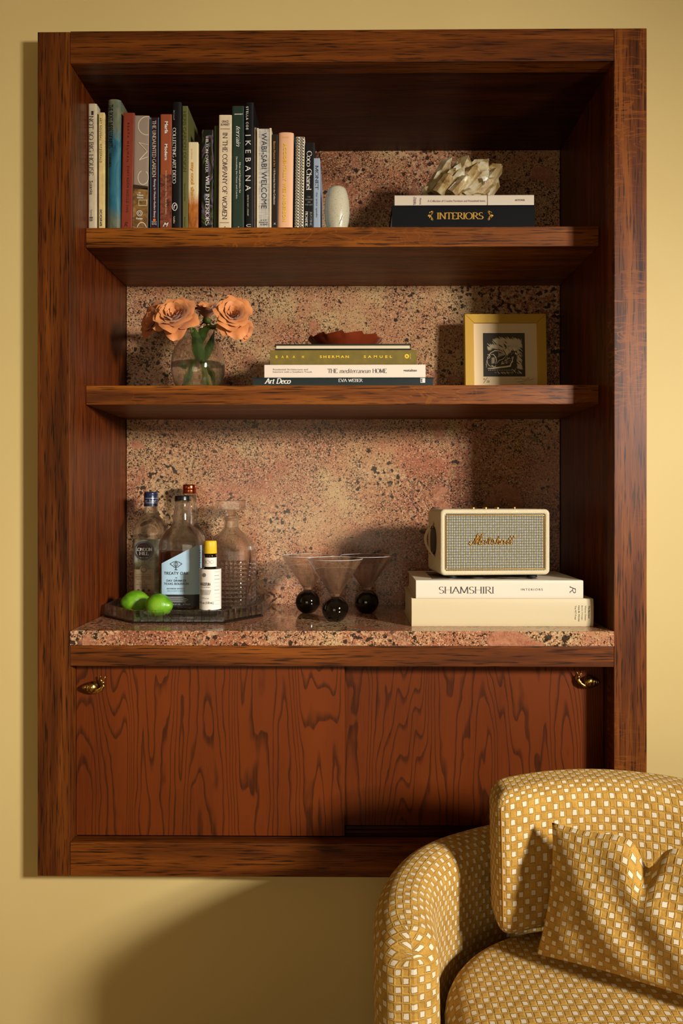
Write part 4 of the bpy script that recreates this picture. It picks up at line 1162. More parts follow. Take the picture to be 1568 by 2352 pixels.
obj('crystal_facet', g, M((244, 240, 226), .08), qz)

# ------------------------------------------------------------------ roses
yr = .225
kr = (1.75 + yr) / F
gx, gz0 = X(454.5, yr), zs2t + .0003
Rg = 61.5 * kr
gh = Z(757, yr) - gz0
m_vg = thin_glass('vase_glass', (.98, .985, .98, 1), (.80, .82, .78, 1), 1.5, 1.0)
fv = thing('glass_bowl_vase', 'round clear glass bubble vase holding roses, half filled with water', 'vase', (gx, yr, gz0))
def bulb(t):   # radius at height fraction t
    pts = [(0, .74), (.06, .80), (.15, .90), (.3, .985), (.42, 1.0), (.55, .97), (.68, .88), (.78, .74), (.86, .60), (.92, .535), (.97, .52), (1.0, .53)]
    for (a, ra), (b_, rb) in zip(pts, pts[1:]):
        if a <= t <= b_:
            u = (t - a) / (b_ - a); u = u * u * (3 - 2 * u) if False else u
            return ra + (rb - ra) * u
    return pts[-1][1]
ts = [k / 28 for k in range(29)]
g = Geo(); wv_ = .0016
g.lathe([(0.0005, 0.0)] + [(bulb(t) * Rg, t * gh) for t in ts] + [(bulb(t) * Rg - wv_, max(.004, t * gh)) for t in reversed(ts)] + [(.0005, .004)], 64, cap0=False, cap1=False)
obj('vase_wall', g, glass('vase_glass', (.99, .995, .99, 1), 1.45, clear=.2), fv, smooth=True, angle=40)
wl = (Z(836, yr) - gz0) / gh
wt_ = [wl * k / 14 for k in range(15)]
g = Geo()
g.lathe([(0.0005, .0043)] + [((bulb(t) * Rg - wv_ - .0002), max(.0043, t * gh)) for t in wt_] + [(0.0005, wl * gh)], 64, cap0=False, cap1=False)
obj('water', g, glass('vase_water', (.985, .99, .97, 1), 1.33, clear=.2), fv, smooth=True, angle=40)

mpet = NT('peach_petal'); v = mpet.coord('UV')
sv = mpet.n('ShaderNodeSeparateXYZ', ins={0: v})
veins = mpet.noise(mpet.coord('UV', scale=(26, 2.2, 1)), 1.0, 3)
pc = mpet.mix(mpet.ramp(sv.outputs[1], [(.15, 0.0), (.95, 1.0)]), srgb(200, 108, 50), srgb(222, 144, 84))
pc = mpet.mix(mpet.math('MULTIPLY', veins, .22), pc, srgb(188, 98, 50))
mpet.set(color=pc, rough=.55, spec=.3, sheen=.2)
mpet = mpet.mat
mstem = M((92, 112, 34), .45, name='rose_stem'); mstem2 = M((74, 96, 30), .5)
ml_ = NT('rose_leaf'); ml_.set(color=ml_.mix(ml_.noise(ml_.coord(), 40, 3), srgb(40, 58, 20), srgb(70, 94, 34)), rough=.4); mleaf = ml_.mat

def petal(root, ax, s, q, base, R, th, a0, length, width, curl, seed, ruffle):
    """one petal: leaves the axis at azimuth th with opening angle a0"""
    rnd = random.Random(seed)
    nu, nv = 10, 9
    ph = [rnd.random() * 6.28 for _ in range(4)]
    # centre line in (radius, height)
    line = []; rr, hh = .05 * R, 0.0
    for j in range(nv + 1):
        t = j / nv
        line.append((rr, hh))
        an = a0 * (0.55 + .6 * t) + (curl * max(0, t - .62) / .38 if t > .62 else 0)
        rr += math.sin(an) * length / nv; hh += math.cos(an) * length / nv
    def pos(u, t0):
        t = t0 * (1 - .34 * abs(2 * u - 1) ** 2.6)
        j = t * nv; i0 = min(nv - 1, int(j)); fr = j - i0
        r0 = line[i0][0] + (line[i0 + 1][0] - line[i0][0]) * fr
        h0 = line[i0][1] + (line[i0 + 1][1] - line[i0][1]) * fr
        uu = 2 * u - 1
        wdt = width * (.32 + .68 * math.sin(min(1, t * 1.18) * PI / 2)) * 1.0
        ref = max(r0, .30 * R)
        az = th + uu * wdt / ref * .5
        e = abs(uu) ** 3
        r1 = r0 + ruffle * R * .04 * (math.sin(uu * 7 + ph[0]) * t * t + .6 * math.sin(uu * 13 + ph[1]) * t ** 3) + .05 * R * e * t
        h1 = h0 + ruffle * R * .045 * (math.sin(uu * 6 + ph[2]) * t * t) + .02 * R * math.cos(uu * 9 + ph[3]) * t ** 4
        p = base + ax * h1 + (s * math.cos(az) + q * math.sin(az)) * r1
        return p
    g = Geo()
    g.grid(pos, nu, nv, lambda u, t: (u, t))
    return obj('petal', g, mpet, root, smooth=True)

def rose(label, px, py, y, Rpx, axis, n, seed, foot, stem_mid=None, droop=(), squash=1.0):
    k = (1.75 + y) / F
    c = P(px, py, y)
    R = Rpx * k
    ax = Vector(axis).normalized()
    s = ax.cross(Vector((0, 0, 1)))
    s = s.normalized() if s.length > .05 else Vector((1, 0, 0))
    q = s.cross(ax)
    root = thing('rose', label, 'flower', (foot[0], foot[1], foot[2]), group='peach roses in the glass vase')
    o0 = Vector(foot)
    base = c - ax * R * .62 - o0
    rnd = random.Random(seed)
    for i in range(n):
        t = i / (n - 1)
        th = i * 2.39996 + rnd.uniform(-.25, .25)
        a0 = math.radians(4 + 60 * t)
        ln = R * (.62 + .52 * t)
        wd = R * (.55 + 1.15 * t ** .8)
        curl = math.radians(12 + 48 * t)
        petal(root, ax, s, q, base, R, th, a0, ln, wd, curl, seed * 100 + i, .35 + .9 * t)
    for (th, a, l, w_) in droop:
        petal(root, ax, s, q, base, R, math.radians(th), math.radians(a), l * R, w_ * R, math.radians(30), seed * 100 + int(th), 1.3)
    # calyx and stem
    g = Geo(); g.ellipsoid(base - ax * R * .03, (R * .2, R * .2, R * .2), 16, 10); obj('calyx', g, mstem, root, smooth=True)
    for kk in range(5):
        az = kk * 2 * PI / 5 + .4
        d = s * math.cos(az) + q * math.sin(az)
        g = Geo(); side_ = ax.cross(d)
        g.grid(lambda u, t: base - ax * R * .05 + d * (R * (.16 + .4 * t)) - ax * R * (.05 + .28 * t * t) + side_ * ((u - .5) * R * .18 * (1 - t)), 2, 5)
        obj('sepal', g, mleaf, root, smooth=True)
    p0 = base - ax * R * .12
    p3 = Vector((0, 0, 0))
    cx_, cy_ = gx - o0.x, yr - o0.y
    out_ = Vector((p0.x - cx_, p0.y - cy_, 0)); out_ = out_.normalized() if out_.length > 1e-6 else Vector((0, -1, 0))
    nk = Vector((cx_, cy_, gz0 + gh - o0.z)) + out_ * bulb(1) * Rg * .62
    ctl = [p0, p0 - ax * R * .22 + Vector((0, 0, -.004)), nk + Vector((0, 0, .006)), nk - out_ * .006 + Vector((0, 0, -.016)), (nk + p3) / 2 - out_ * .004, p3]
    pts = []
    for i in range(len(ctl) - 1):
        q0, q1, q2, q3 = ctl[max(0, i - 1)], ctl[i], ctl[i + 1], ctl[min(len(ctl) - 1, i + 2)]
        for kk in range(5):
            t = kk / 5
            pts.append(.5 * ((2 * q1) + (-q0 + q2) * t + (2 * q0 - 5 * q1 + 4 * q2 - q3) * t * t + (-q0 + 3 * q1 - 3 * q2 + q3) * t ** 3))
    pts.append(p3)
    g = Geo(); g.tube(pts, [.0031] * len(pts), 10); obj('stem', g, mstem, root, smooth=True)
    return root, o0

def leaf(root, o0, pts, wid, name='leaf'):
    pts = [Vector(p) - o0 for p in pts]
    def cen(t):
        a, b_, c = pts
        return a * (1 - t) ** 2 + b_ * 2 * t * (1 - t) + c * t * t
    def pos(u, t):
        d = (cen(min(1, t + .02)) - cen(max(0, t - .02))).normalized()
        sd = d.cross(Vector((0, 1, .15))).normalized()
        w_ = wid * math.sin(PI * min(1, (t * .96 + .03)) ** .8)
        return cen(t) + sd * (u - .5) * w_ + Vector((0, -1, 0)) * (-abs(u - .5) * .25 * w_)
    g = Geo(); g.grid(pos, 6, 12); return obj(name, g, mleaf, root, smooth=True)

fz = gz0 + .006
r1_, o1_ = rose('big open peach rose leaning over the vase towards the side panel', 399, 717, .15, 57, (-.12, -.86, .50), 24, 11, (gx + .028, yr - .01, fz), (gx - .02, yr - .02, gz0 + gh * .62),
     droop=((262, 95, 1.15, 1.1), (200, 86, 1.1, 1.1), (325, 84, 1.05, 1.0)))
r2_, o2_ = rose('open peach rose with a ruffled heart on the side nearest the book stack', 535, 716, .152, 51, (.12, -.90, .38), 24, 23, (gx - .024, yr + .006, fz), (gx + .03, yr, gz0 + gh * .62),
     droop=((255, 96, 1.25, 1.2), (300, 92, 1.1, 1.0), (90, 70, 1.1, 1.2)))
r3_, o3_ = rose('peach rose half hidden behind and between the two big open ones', 474, 705, .30, 47, (.08, -.45, .88), 20, 37, (gx + .008, yr + .026, fz), (gx, yr + .012, gz0 + gh * .62))
r4_, o4_ = rose('deep orange rose hanging in shade against the side panel end of the vase', 348, 735, .30, 50, (-.55, -.62, .15), 20, 41, (gx + .034, yr + .018, fz), (gx - .02, yr + .01, gz0 + gh * .64))
r5_, o5_ = rose('small drooping peach bloom showing below the ruffled rose', 568, 762, .27, 28, (.75, -.35, -.35), 12, 53, (gx - .034, yr + .016, fz), (gx + .02, yr + .012, gz0 + gh * .64))
def at3(px, py, y): return tuple(P(px, py, y))
leaf(r1_, o1_, (at3(462, 838, yr - .012), at3(452, 790, .19), at3(447, 752, .165)), .032)
leaf(r1_, o1_, (at3(455, 800, .2), at3(462, 752, .175), at3(484, 756, .165)), .024)
leaf(r2_, o2_, (at3(462, 836, yr), at3(482, 800, .21), at3(492, 760, .2)), .022)
leaf(r1_, o1_, (at3(432, 848, yr - .02), at3(424, 836, yr - .03), at3(414, 838, yr - .035)), .014)
leaf(r2_, o2_, (at3(428, 878, yr - .02), at3(438, 862, yr - .025), at3(440, 842, yr - .02)), .016)
leaf(r3_, o3_, (at3(470, 846, yr), at3(486, 856, yr - .02), at3(489, 880, yr - .02)), .014)

# ------------------------------------------------------------------ scalloped dish on the stack
yd = .235
kd = (1.75 + yd) / F
mdish = NT('glazed_brown_clay'); v = mdish.coord()
mdish.set(color=mdish.mix(mdish.noise(v, 30, 3), srgb(96, 34, 16), srgb(146, 62, 32)), rough=.16, coat=.4)
dx = X(792, yd); zd = z4_ + .0003
ds = thing('scalloped_dish', 'glossy red-brown clay dish with zigzag rim on top of the book stack', 'dish', (dx, yd, zd))
Rd = 85 * kd; hd = Z(774, yd) - zd
N = 12; n_ = N * 8
def rim(k):
    f_ = (k / 8.0) % 1.0
    return f_           # sawtooth
g = Geo()
rings = [(.0, .004, 0), (.55, .0, 0), (.62, .002, 0), (.82, .40, 0), (.90, .56, .22), (1.0, .80, .5), (.97, .82, .5), (.86, .56, .16), (.60, .14, 0), (.0, .12, 0)]
v, f = [], []
for rr, zz, saw in rings:
    for k in range(n_):
        a = 2 * PI * k / n_
        sw = rim(k)
        rad = Rd * (rr + (saw * .05 * (sw - .5)))
        v.append((rad * math.cos(a), rad * math.sin(a), hd * (zz + saw * .42 * (sw - .35))))
for i in range(len(rings) - 1):
    for k in range(n_):
        k2 = (k + 1) % n_
        f.append((i * n_ + k, i * n_ + k2, (i + 1) * n_ + k2, (i + 1) * n_ + k))
g.add(v, f)
obj('dish_body', g, mdish.mat, ds, smooth=True, angle=32)

# ------------------------------------------------------------------ framed snail print
yf_ = .335
kf = (1.75 + yf_) / F
fx0, fx1 = X(1069, yf_), X(1257, yf_)
fw_ = fx1 - fx0
zf0 = zs2t + .0024
fh_ = Z(717, yf_, 1160) - zf0
mfr = NT('mustard_lacquer'); v = mfr.coord()
mfr.set(color=mfr.mix(mfr.noise(v, 12, 2), srgb(196, 150, 44), srgb(206, 160, 52)), rough=.4)
fr_ = thing('picture_frame', 'mustard yellow square frame holding a black snail print, on the middle shelf', 'picture frame', ((fx0 + fx1) / 2, yf_, zf0), (math.radians(-4), 0, math.radians(0)))
bw_ = 20.5 * kf
dpt = .028
def FB(name, x0, x1, z0, z1, y0=0, y1=dpt, m=None, bev=.0012): return obj(name, Geo().box(x0, x1, y0, y1, z0, z1), m or mfr.mat, fr_, bevel=bev)
# mitred frame members
def member(pts):
    g = Geo()
    v = [(x, y, z) for y in (0, dpt) for x, z in pts]
    g.add(v, [(0, 1, 2, 3), (7, 6, 5, 4), (0, 4, 5, 1), (1, 5, 6, 2), (2, 6, 7, 3), (3, 7, 4, 0)])
    return obj('frame_member', g, mfr.mat, fr_, bevel=.0009)
a, b_, c, d = -fw_ / 2, fw_ / 2, 0.0, fh_
e = .0002
member([(a, c), (a + bw_, c + bw_), (a + bw_, d - bw_), (a, d)])
member([(b_, c), (b_, d), (b_ - bw_, d - bw_), (b_ - bw_, c + bw_)])
member([(a + e, d), (a + bw_ + e, d - bw_), (b_ - bw_ - e, d - bw_), (b_ - e, d)])
member([(a + e, c), (b_ - e, c), (b_ - bw_ - e, c + bw_), (a + bw_ + e, c + bw_)])
m_mat = M((232, 204, 158), .7)
FB('mat_board', a + bw_ * .8, b_ - bw_ * .8, c + bw_ * .8, d - bw_ * .8, .009, .012, m_mat, 0)
FB('backing_board', a + bw_ * .5, b_ - bw_ * .5, c + bw_ * .5, d - bw_ * .5, .0125, .016, M((96, 70, 44), .8), 0)
g = Geo(); g.box(a + bw_ * .9, b_ - bw_ * .9, .0055, .0075, c + bw_ * .9, d - bw_ * .9)
obj('glass_pane', g, thin_glass('frame_pane', (1, 1, 1, 1), (.95, .96, .95, 1), 1.45, .8), fr_)
obj('easel_strut', Geo().add([(-.02, dpt + .0005, .15), (.02, dpt + .0005, .15), (.02, dpt + .003, .15), (-.02, dpt + .003, .15), (-.025, dpt + .058, .0052), (.025, dpt + .058, .0052), (.025, dpt + .061, .0052), (-.025, dpt + .061, .0052)], [(0, 1, 2, 3), (7, 6, 5, 4), (0, 4, 5, 1), (1, 5, 6, 2), (2, 6, 7, 3), (3, 7, 4, 0)]), M((60, 44, 28), .8), fr_)
# the print: everything in a 0..1 box of the black block
bx0, bx1 = X(1112, yf_) - (fx0 + fx1) / 2, X(1208.5, yf_) - (fx0 + fx1) / 2
bz0, bz1 = Z(863, yf_) - zf0, Z(761, yf_) - zf0
g = Geo(); g.box(bx0, bx1, .0082, .0089, bz0, bz1)
obj('print_block', g, M((36, 30, 20), .7), fr_)
m_cut = M((238, 222, 182), .7)
def PT(u, t, l=0): return (bx0 + u * (bx1 - bx0), .008 - l, bz0 + t * (bz1 - bz0))
class Ink:
    def __init__(s): s.g = Geo()
    def line(s, pts, wd, l=0.0):
        pts = [Vector((p[0], p[1])) for p in pts]
        v = []
        for i, p in enumerate(pts):
            d = (pts[min(i + 1, len(pts) - 1)] - pts[max(i - 1, 0)])
            d = d.normalized() if d.length else Vector((1, 0))
            w_ = wd[i] if hasattr(wd, '__len__') else wd
            n = Vector((-d.y, d.x)) * w_ / 2
            v.append(PT(p.x + n.x, p.y + n.y, l)); v.append(PT(p.x - n.x, p.y - n.y, l))
        s.g.add(v, [(2 * i, 2 * i + 1, 2 * i + 3, 2 * i + 2) for i in range(len(pts) - 1)])
    def poly(s, pts, l=0.0): s.g.add([PT(u, t, l) for u, t in pts], [tuple(range(len(pts)))])
rnd = random.Random(8)
I_ = Ink()
def inside_snail(u, t):
    if ((u - .30) / .27) ** 2 + ((t - .42) / .19) ** 2 < 1: return True
    if .08 < u < .68 and .14 < t < .34: return True
    if .45 < u < .78 and .2 < t < .2 + (u - .36) * 1.05 and t > .15: return True
    return False
# slanting hatch behind the snail
for i in range(60):
    s0 = -0.62 + i * .0275
    t_ = rnd.uniform(.0, .07)
    while t_ < 1.0:
        ln = rnd.uniform(.05, .42) if .1 < i / 60 < .95 else rnd.uniform(.03, .1)
        u0, v0 = s0 + t_, .93 - t_
        u1, v1 = s0 + t_ + ln, .93 - t_ - ln
        steps = max(2, int(ln / .03))
        run = []
        for k in range(steps + 1):
            uu = u0 + (u1 - u0) * k / steps; vv = v0 + (v1 - v0) * k / steps
            top = .92 - .10 * math.sin(uu * 9) * .4 - (.12 if uu < .2 else 0)
            ok = .09 < uu < .95 and .05 < vv < top and not inside_snail(uu, vv) and not (vv < .14 and vv > .12)
            ok = ok and not (uu < .66 and .14 < vv < .38)
            if ok: run.append((uu, vv))
            else:
                if len(run) > 1: I_.line(run, [.004] + [.014] * (len(run) - 2) + [.004])
                run = []
        if len(run) > 1: I_.line(run, [.004] + [.014] * (len(run) - 2) + [.004])
        t_ += ln + rnd.uniform(.02, .05)
# bright sky wedge
I_.poly([(.50, .60), (.56, .48), (.70, .62), (.66, .70), (.58, .66)])
I_.poly([(.74, .58), (.90, .70), (.76, .73), (.70, .66)])
# shell outlines and striae
I_.line([(.12 + .0, .44), (.17, .54), (.28, .595), (.40, .585), (.50, .53), (.545, .47)], [.006, .014, .02, .02, .014, .006])
I_.line([(.17, .515), (.24, .51), (.30, .44), (.315, .36), (.29, .28)], [.006, .016, .02, .016, .006])
I_.line([(.545, .47), (.47, .40), (.38, .37), (.32, .30)], [.006, .014, .014, .006])
ar = lambda cx, cy, rx, ry, a0, a1, n=14: [(cx + rx * math.cos(math.radians(a0 + (a1 - a0) * i / n)), cy + ry * math.sin(math.radians(a0 + (a1 - a0) * i / n))) for i in range(n + 1)]
I_.line(ar(.125, .465, .035, .045, -150, 130), .012)
I_.line(ar(.19, .37, .10, .14, 120, 300), .009)
I_.line(ar(.25, .25, .045, .03, 150, 360), .014)
for k in range(9):
    u = .34 + k * .018
    I_.line([(u, .43 + k * .006), (u + .03, .50 + k * .003), (u + .02, .56 - k * .004)], [.003, .010, .003])
for k in range(10):
    t = .30 + k * .014
    I_.line([(.19, t), (.235, t + .004), (.28, t + .012)], [.003, .009, .003])
# body: sole, neck, feelers
I_.line([(.10, .185), (.25, .19), (.40, .21), (.55, .225), (.64, .24), (.66, .30), (.70, .38), (.72, .46)], [.01, .03, .035, .035, .04, .025, .02, .012])
I_.line([(.70, .60), (.69, .66), (.65, .705), (.63, .70)], [.012, .012, .014, .016])
I_.line([(.76, .585), (.82, .62), (.885, .67)], [.010, .016, .012])
I_.poly([(.76, .57), (.80, .53), (.84, .53), (.80, .50), (.76, .51)])
for k in range(70):
    u = .42 + rnd.random() * .3; t = .26 + (u - .42) * .95 * rnd.random() + rnd.random() * .06
    if u + .01 < .72: I_.line([(u, t), (u + rnd.uniform(.008, .02), t + rnd.uniform(.01, .02))], .008)
for k in range(8): I_.line([(.06 + rnd.random() * .03, .36 - k * .02), (.075, .35 - k * .02)], .012)
for k in range(16): I_.line([(.12 + k * .042, .155), (.13 + k * .042, .14)], .014)
obj('print_lines', I_.g, m_cut, fr_)
I2 = Ink()
def sig(pts, wd=.007): I2.line(pts, wd)
pen = M((86, 62, 34), .7)
sig([(.02, -.03), (.0, -.075), (.035, -.07), (.03, -.05), (.005, -.06)]); sig([(.095, -.02), (.0, -.15)])
sig([(.075, -.10), (.10, -.095), (.085, -.115), (.10, -.13), (.07, -.135)]); sig(ar(.125, -.115, .014, .02, 0, 360, 10))
sig([(.74, -.06), (.77, -.05), (.79, -.07), (.82, -.04), (.85, -.07), (.88, -.03), (.93, -.07), (1.02, -.06), (1.06, -.03), (1.08, -.09), (1.2, -.05)])
sig([(.80, -.125), (.95, -.115), (1.04, -.085), (1.10, -.02)]); sig([(.88, -.165), (.90, -.15), (.91, -.17)]); sig([(.93, -.15), (.945, -.165), (.93, -.175)]); sig([(.97, -.15), (.965, -.175)])
obj('pencil_writing', I2.g, pen, fr_)
# ------------------------------------------------------------------ glass tray with bottles
zt0 = zc1 + .0002
g_clear = glass('clear_glass', (.98, .99, .985, 1), 1.48, clear=.28)
g_rib = glass('rib_glass', (.985, .99, .985, 1), 1.5, clear=.3)
g_dec = glass('crystal_glass', (.99, .99, .99, 1), 1.45, clear=.25)
m_tray = thin_glass('tray_glass', (.985, .99, .985, 1), (.93, .95, .93, 1), 1.5, 2.0)
tr = thing('glass_tray', 'clear ribbed eight-sided glass serving tray with bottles and limes on it', 'tray', (-.424, .273, zt0))
tx, ty = tr.location.x, tr.location.y
oct_ = [(-.527, .104), (-.302, .104), (-.222, .215), (-.222, .405), (-.25, .444), (-.60, .444), (-.630, .405), (-.630, .215)]
oct_ = [(x - tx, y - ty) for x, y in oct_]
base_t = .0075
def inset_poly(p, d):
    out = []
    n = len(p)
    for i in range(n):
        a, b_, c = Vector(p[i - 1]), Vector(p[i]), Vector(p[(i + 1) % n])
        e1 = (b_ - a).normalized(); e2 = (c - b_).normalized()
        n1 = Vector((-e1.y, e1.x)); n2 = Vector((-e2.y, e2.x))
        m_ = (n1 + n2).normalized()
        out.append(b_ + m_ * d / max(.3, m_.dot(n1)))
    return [(q.x, q.y) for q in out]
ins = inset_poly(oct_, .006)
g = Geo(); n = 8
g.add([(x, y, .0015) for x, y in ins] + [(x, y, base_t) for x, y in ins], [tuple(range(n - 1, -1, -1)), tuple(range(n, 2 * n))] + [(i, (i + 1) % n, n + (i + 1) % n, n + i) for i in range(n)])
obj('tray_base', g, m_tray, tr)
g = Geo()
for i in range(n):
    a, b_ = Vector(oct_[i]).to_3d(), Vector(oct_[(i + 1) % n]).to_3d()
    g.tube([a + Vector((0, 0, .0022)), b_ + Vector((0, 0, .0022))], .0021, 6)
obj('base_edge', g, M((26, 24, 20), .15), tr)
wall_h = .0315
for i, cnt in zip(range(8), (12, 7, 9, 2, 18, 2, 9, 7)):
    a, b_ = Vector(oct_[i]), Vector(oct_[(i + 1) % n])
    e_ = (b_ - a) / cnt
    nrm = Vector((-e_.y, e_.x)).normalized()
    for k in range(cnt):
        p0 = a + e_ * (k + .03); p1 = a + e_ * (k + .97)
        mid = (p0 + p1) / 2 - nrm * .0012
        q0, q1 = p0 + nrm * .0055, p1 + nrm * .0055
        ring = [p0, mid, p1, q1, q0]
        g = Geo()
        hh_ = wall_h
        g.add([(p.x, p.y, .0045) for p in ring] + [(p.x, p.y, hh_ - (.0006 if j in (0, 2) else 0)) for j, p in enumerate(ring)],
              [(4, 3, 2, 1, 0), (5, 6, 7, 8, 9)] + [(j, (j + 1) % 5, 5 + (j + 1) % 5, 5 + j) for j in range(5)])
        obj('glass_rib', g, g_rib, tr)
zt1 = zt0 + base_t + .0003

def scr(x, y): return x
def body_front(rx, ry, e):
    """y of the front surface of a superellipse body at x"""
    def f(x, z):
        u = min(.9999, abs(x / rx))
        return -ry * (1 - u ** e) ** (1 / e)
    return f
def patch(root, name, poly, surf, mat, nx=28, nz=14, lift=.0007):
    """label: polygon given by left/right x and bottom/top functions"""
    x0, x1, zb, zt = poly
    fb = zb if callable(zb) else (lambda x: zb)
    ft = zt if callable(zt) else (lambda x: zt)
    g = Geo()
    def pos(u, t):
        x = x0 + u * (x1 - x0); z = fb(x) + t * (ft(x) - fb(x))
        return (x, surf(x, z) - lift, z)
    g.grid(pos, nx, nz)
    return obj(name, g, mat, root, smooth=True)

# bourbon --------------------------------------------------------------
yb = .275; kb = (1.75 + yb) / F
bx = X(419.5, yb)
bb = thing('whiskey_bottle', 'bourbon bottle with a slanted light blue TREATY OAK label and black cap', 'bottle', (bx, yb, zt1))
def zz(py, y=yb): return Z(py, y) - zt1
W2, D2, E2 = 49.5 * kb, .05, 5.0
H_body = zz(1232)
secs = [(0.0, W2 * .93, D2 * .93, E2), (.004, W2 * .99, D2 * .99, E2), (.012, W2, D2, E2), (zz(1250), W2, D2, E2), (zz(1240), W2 * .97, D2 * .97, 4.4), (zz(1230), W2 * .88, D2 * .9, 3.8), (zz(1218), W2 * .70, D2 * .76, 3.0), (zz(1209), W2 * .53, D2 * .6, 2.3),
        (zz(1203), W2 * .46, W2 * .46, 2.0), (zz(1190), W2 * .46, W2 * .46, 2), (zz(1172), W2 * .40, W2 * .40, 2), (zz(1158), W2 * .355, W2 * .355, 2), (zz(1151), W2 * .35, W2 * .35, 2), (zz(1150), W2 * .39, W2 * .39, 2), (zz(1148.5), W2 * .39, W2 * .39, 2), (zz(1148), W2 * .34, W2 * .34, 2)]
th_ = .0032
inn = [(z, max(.004, rx - th_), max(.004, ry - th_), e) for z, rx, ry, e in secs]
inn = [(.009, W2 * .9 - th_, D2 * .9 - th_, E2)] + inn[2:]
g = Geo()
g.loft(secs, 72, cap1=False); 
g.loft([(z, rx, ry, e) for z, rx, ry, e in reversed(inn)], 72, cap0=False)
obj('bottle_glass', g, g_clear, bb, smooth=True, weld=False)
lq_mat = glass('bourbon_liquid', (.66, .27, .07, 1), 1.36, clear=.35)
zl = zz(1268)
g = Geo(); ls = [(.0095, W2 * .9 - th_ - .0004, D2 * .9 - th_ - .0004, E2), (.014, W2 - th_ - .0004, D2 - th_ - .0004, E2), (zl, W2 - th_ - .0004, D2 - th_ - .0004, E2)]
g.loft(ls, 72); obj('bourbon', g, lq_mat, bb, smooth=True, angle=50)
g = Geo(); g.lathe([(W2 * .36, zz(1149.5)), (W2 * .38, zz(1149)), (W2 * .365, zz(1141)), (W2 * .355, zz(1139.2)), (W2 * .33, zz(1138.4)), (0.0005, zz(1138.2))], 40, cap1=False)
obj('cap', g, M((16, 15, 15), .3), bb, smooth=True, angle=50)
sfb = body_front(W2, D2, E2)
mlab = M((176, 206, 222), .5)
xl, xr = X(381, yb) - bx, X(465, yb) - bx
def top_(x):
    x_a, z_a = X(380, yb) - bx, zz(1291.5); x_b, z_b = X(450, yb) - bx, zz(1255)
    return min(zz(1250.5), z_a + (x - x_a) * (z_b - z_a) / (x_b - x_a))
patch(bb, 'label', (xl, W2 * .985, zz(1361), top_), sfb, mlab, 40, 10)
patch(bb, 'label_band', (xl, W2 * .985, zz(1388), zz(1360.8)), sfb, M((34, 35, 36), .5), 40, 6, .0009)
blk = M((30, 32, 34), .5); lin = M((176, 176, 170), .5)
for q in range(6):
    zq = zz(1366 + q * 2.3)
    patch(bb, 'label_line', (xl + .004, X(432, yb) - bx, zq - .0005, zq + .0005), sfb, lin, 20, 1, .0012)
def bl(s, x0, x1, y0, y1, m=blk, **kw): return letters(bb, s, (X(x0, yb) - bx, X(x1, yb) - bx, zz(y1), zz(y0)), m, surf=sfb, lift=.0013, **kw)
bl('TREATY OAK', 387, 442, 1309.5, 1316.5, font='stroke', thick=.15, track=.12)
bl('with', 412.5, 417, 1321, 1324.5)
bl('DAY DRINKER', 393, 437, 1327, 1332, font='stroke', thick=.15, track=.1)
bl('TEXAS BOURBON', 387, 442, 1334, 1339, font='stroke', thick=.15, track=.1)
bl('BOURBON WHISKEY', 394, 435, 1346, 1349, font='stroke', thick=.12, track=.12)
bl('AGED AT LEAST 12 MONTHS', 394, 435, 1351.5, 1353.7, font='stroke', thick=.1, track=.12)
bl('ALC 40% BY VOL', 398, 424, 1381, 1384, lin); bl('80 PROOF', 430, 446, 1381, 1384, lin)
# eye emblem
def emblem(cx, cy, s, m, root=bb, sf=sfb, lift=.0013, y=yb):
    g = Geo(); k = (1.75 + y) / F
    def line(pts, w_=1.2):
        V = []
        for i, p in enumerate(pts):
            a_, c_ = pts[max(0, i - 1)], pts[min(len(pts) - 1, i + 1)]
            dx_, dy_ = c_[0] - a_[0], c_[1] - a_[1]; l_ = math.hypot(dx_, dy_) or 1
            for sg in (-1, 1):
                x_ = X(cx, y) - root.location.x + (p[0] * s - sg * dy_ / l_ * w_ / 2 * s) * k; z_ = Z(cy, y) - root.location.z + (p[1] * s + sg * dx_ / l_ * w_ / 2 * s) * k
                V.append((x_, sf(x_, z_) - lift - .00004 * line.n, z_))
        line.n += 1
        g.add(V, [(2 * i, 2 * i + 1, 2 * i + 3, 2 * i + 2) for i in range(len(pts) - 1)])
    line.n = 0
    line([(-13, 2), (-6, 6), (0, 8), (6, 6), (13, 2)]); line([(-13, 2), (-7, -2), (-4, -5), (0, -6.5), (4, -5), (7, -2), (13, 2)])
    line([(4 * math.cos(a_ * PI / 8), 1.2 + 4.6 * math.sin(a_ * PI / 8)) for a_ in range(17)], 1.1)
    line([(0, 7), (0, -10)], 1.5); line([(-3.2, -10.5), (3.2, -10.5)], 1.4)
    return obj('emblem', g, m, root)
emblem(414, 1294, 1.05, blk)
emblem(434, 1373, .55, lin, lift=.0016)
# embossed seal
g = Geo()
for rr in (9.0, 7.4, 3.0):
    pts = []
    for k in range(28):
        a_ = 2 * PI * k / 28
        x_ = X(387, yb) - bx + rr * kb * math.cos(a_); z_ = zz(1254) + rr * kb * math.sin(a_)
        x_ = max(-W2 * .97, x_)
        pts.append((x_, sfb(x_, 0) - .0004, z_))
    g.tube(pts, .0007, 6, closed=True)
obj('embossed_seal', g, g_clear, bb, smooth=True)
# small print on the turned edge of the label
for q in range(16):
    zq = zz(1262 + q * 5.6)
    if zq < zz(1356): break
    patch(bb, 'label_print', (W2 * .90, W2 * (.95 + .02 * (q % 2)), zq - .0006, zq + .0006), sfb, M((84, 104, 120), .5), 6, 1, .0012)

